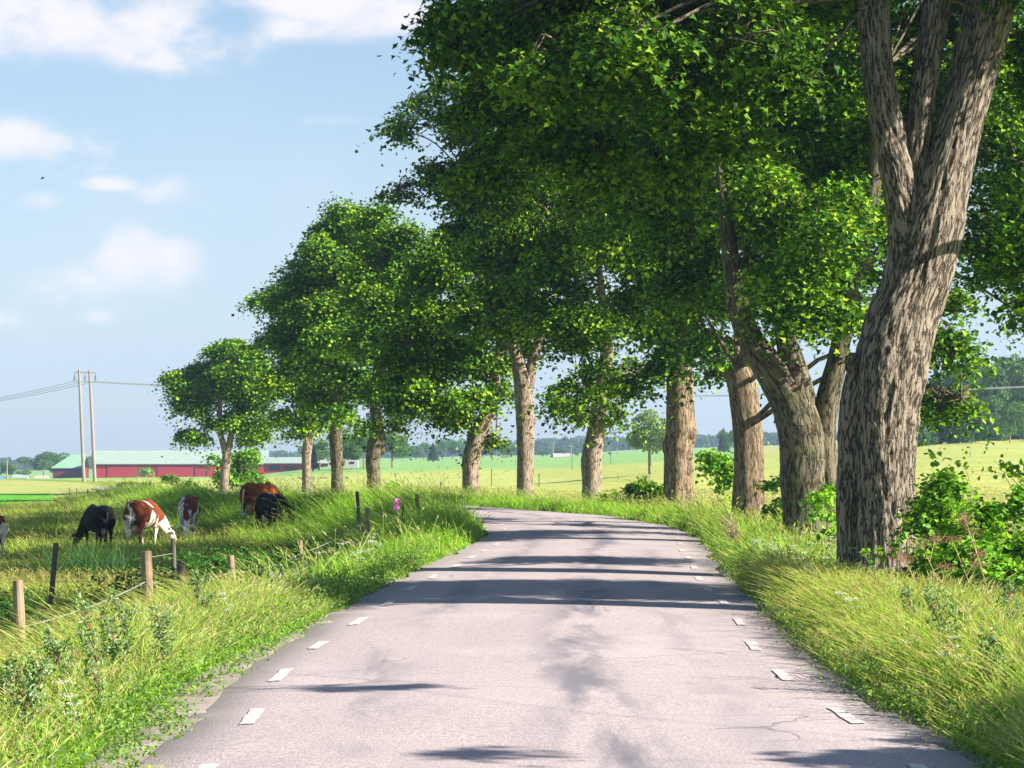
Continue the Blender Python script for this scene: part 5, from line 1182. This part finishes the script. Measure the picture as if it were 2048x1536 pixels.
# wood on the right beyond the hay field
WR = [(1850, 770, 345, 'broad2', .9), (1872, 735, 350, 'conifer', 1.2), (1895, 742, 352, 'broad', .9), (1925, 722, 348, 'broad3', .85), (1955, 712, 346, 'broad', .8), (1985, 700, 350, 'broad2', .8), (2008, 716, 345, 'conifer', 1.1), (2034, 708, 349, 'broad3', .85), (2060, 700, 352, 'broad', .85), (1940, 760, 340, 'conifer', 1.1),
      (1862, 800, 338, 'broad3', .9), (1905, 790, 337, 'broad', .9), (1975, 770, 338, 'conifer', 1.2), (2000, 780, 336, 'broad2', .9), (2045, 770, 338, 'broad', .9), (1828, 790, 350, 'broad', .8), (1800, 770, 360, 'broad2', .8), (1838, 750, 358, 'conifer', 1.2), (2090, 690, 350, 'broad2', .8), (2120, 700, 352, 'broad', .8), (2160, 690, 356, 'conifer', 1.2)]
for k, (px, tp, d_, kd, wk) in enumerate(WR):
    far_tree(kd, px, tp, 0, d_, wk, ("dark pointed spruce in the wood right of the huge trunk" if kd == 'conifer' else "leafy tree in the dark wood right of the huge trunk"), "spruces in the right-hand wood" if kd == 'conifer' else "leafy trees in the right-hand wood")
far_tree('broad2', 2020, 796, 0, 312, .75, "lighter round tree standing in front of the dark right-hand wood", None)
# far forest: one mass
def forest(name, label, segs, n_leaf=900):
    Vs, Fs, Cs = [], [], []; nv = 0
    for (x0, x1, t0, t1, d_, step) in segs:
        px = x0
        while px < x1:
            q = (px - x0) / (x1 - x0); dd_ = d_ * random.uniform(.93, 1.1); top = t0 + (t1 - t0) * q + random.uniform(-3.0, 3.5) + 2.5 * math.sin(px * .02); x = X(px, dd_); zt = Zp(top, dd_); zg = gz1(x, dd_) - 1; h = max(2.5, zt - zg); w_ = h * random.uniform(.28, .5) + step / FPX * dd_ * .5
            n = n_leaf; con = random.random() < .6; u = rng.random(n); a = rng.uniform(0, 6.28, n)
            r = w_ * ((1 - u) ** .8 if con else np.sqrt(np.clip(1 - (u * 2 - 1) ** 2, 0, 1))) * rng.uniform(.6, 1.05, n)
            P = np.stack([x + r * np.cos(a), dd_ + r * np.sin(a), zg + h * (.02 + .98 * u)], 1); V, F = leaf_quads(P, np.full(n, dd_ * .0009) * rng.uniform(.7, 1.4, n), up=.3)
            Vs.append(V); Fs.append(F + nv); nv += len(V); Cs.append(leafcol(n, 4, PAL_C if con else PAL_F, random.uniform(.8, 1.2))); px += step * random.uniform(.7, 1.3)
    o = mesh_np(name, np.concatenate(Vs), np.concatenate(Fs), m_far, col=np.concatenate(Cs)); tag(o, label, "forest", kind="stuff")
forest("far_forest", "hazy blue far woods along the horizon", [(-120, 420, 922, 908, 1500, 9), (380, 860, 910, 900, 1500, 9), (800, 1060, 898, 884, 1400, 8), (1040, 1420, 880, 878, 1400, 8), (1380, 1620, 874, 866, 1300, 8), (1560, 1860, 868, 860, 1200, 9), (0, 700, 917, 905, 1900, 9), (900, 1900, 884, 858, 1900, 10)], 420)
forest("wood_understorey", "dark leafy understorey along the foot of the right-hand wood", [(1790, 2200, 828, 822, 344, 10), (1790, 2200, 800, 790, 362, 12)], 2600)

# ------------------------------------------------------------------ summer haze
hz = MB(); hz.box((-1500, -60, -40), (1500, 2600, 95)); 
mh = bpy.data.materials.new("haze_air"); mh.use_nodes = True; nt = mh.node_tree; nt.nodes.clear(); out = N(nt, 'ShaderNodeOutputMaterial'); pv = N(nt, 'ShaderNodeVolumePrincipled')
pv.inputs['Color'].default_value = (.50, .72, 1.0, 1); pv.inputs['Density'].default_value = HAZE; pv.inputs['Anisotropy'].default_value = .2; nt.links.new(pv.outputs[0], out.inputs['Volume'])
o = hz.build("haze", mh); tag(o, "thin blue summer haze over the fields", "haze", kind="stuff")
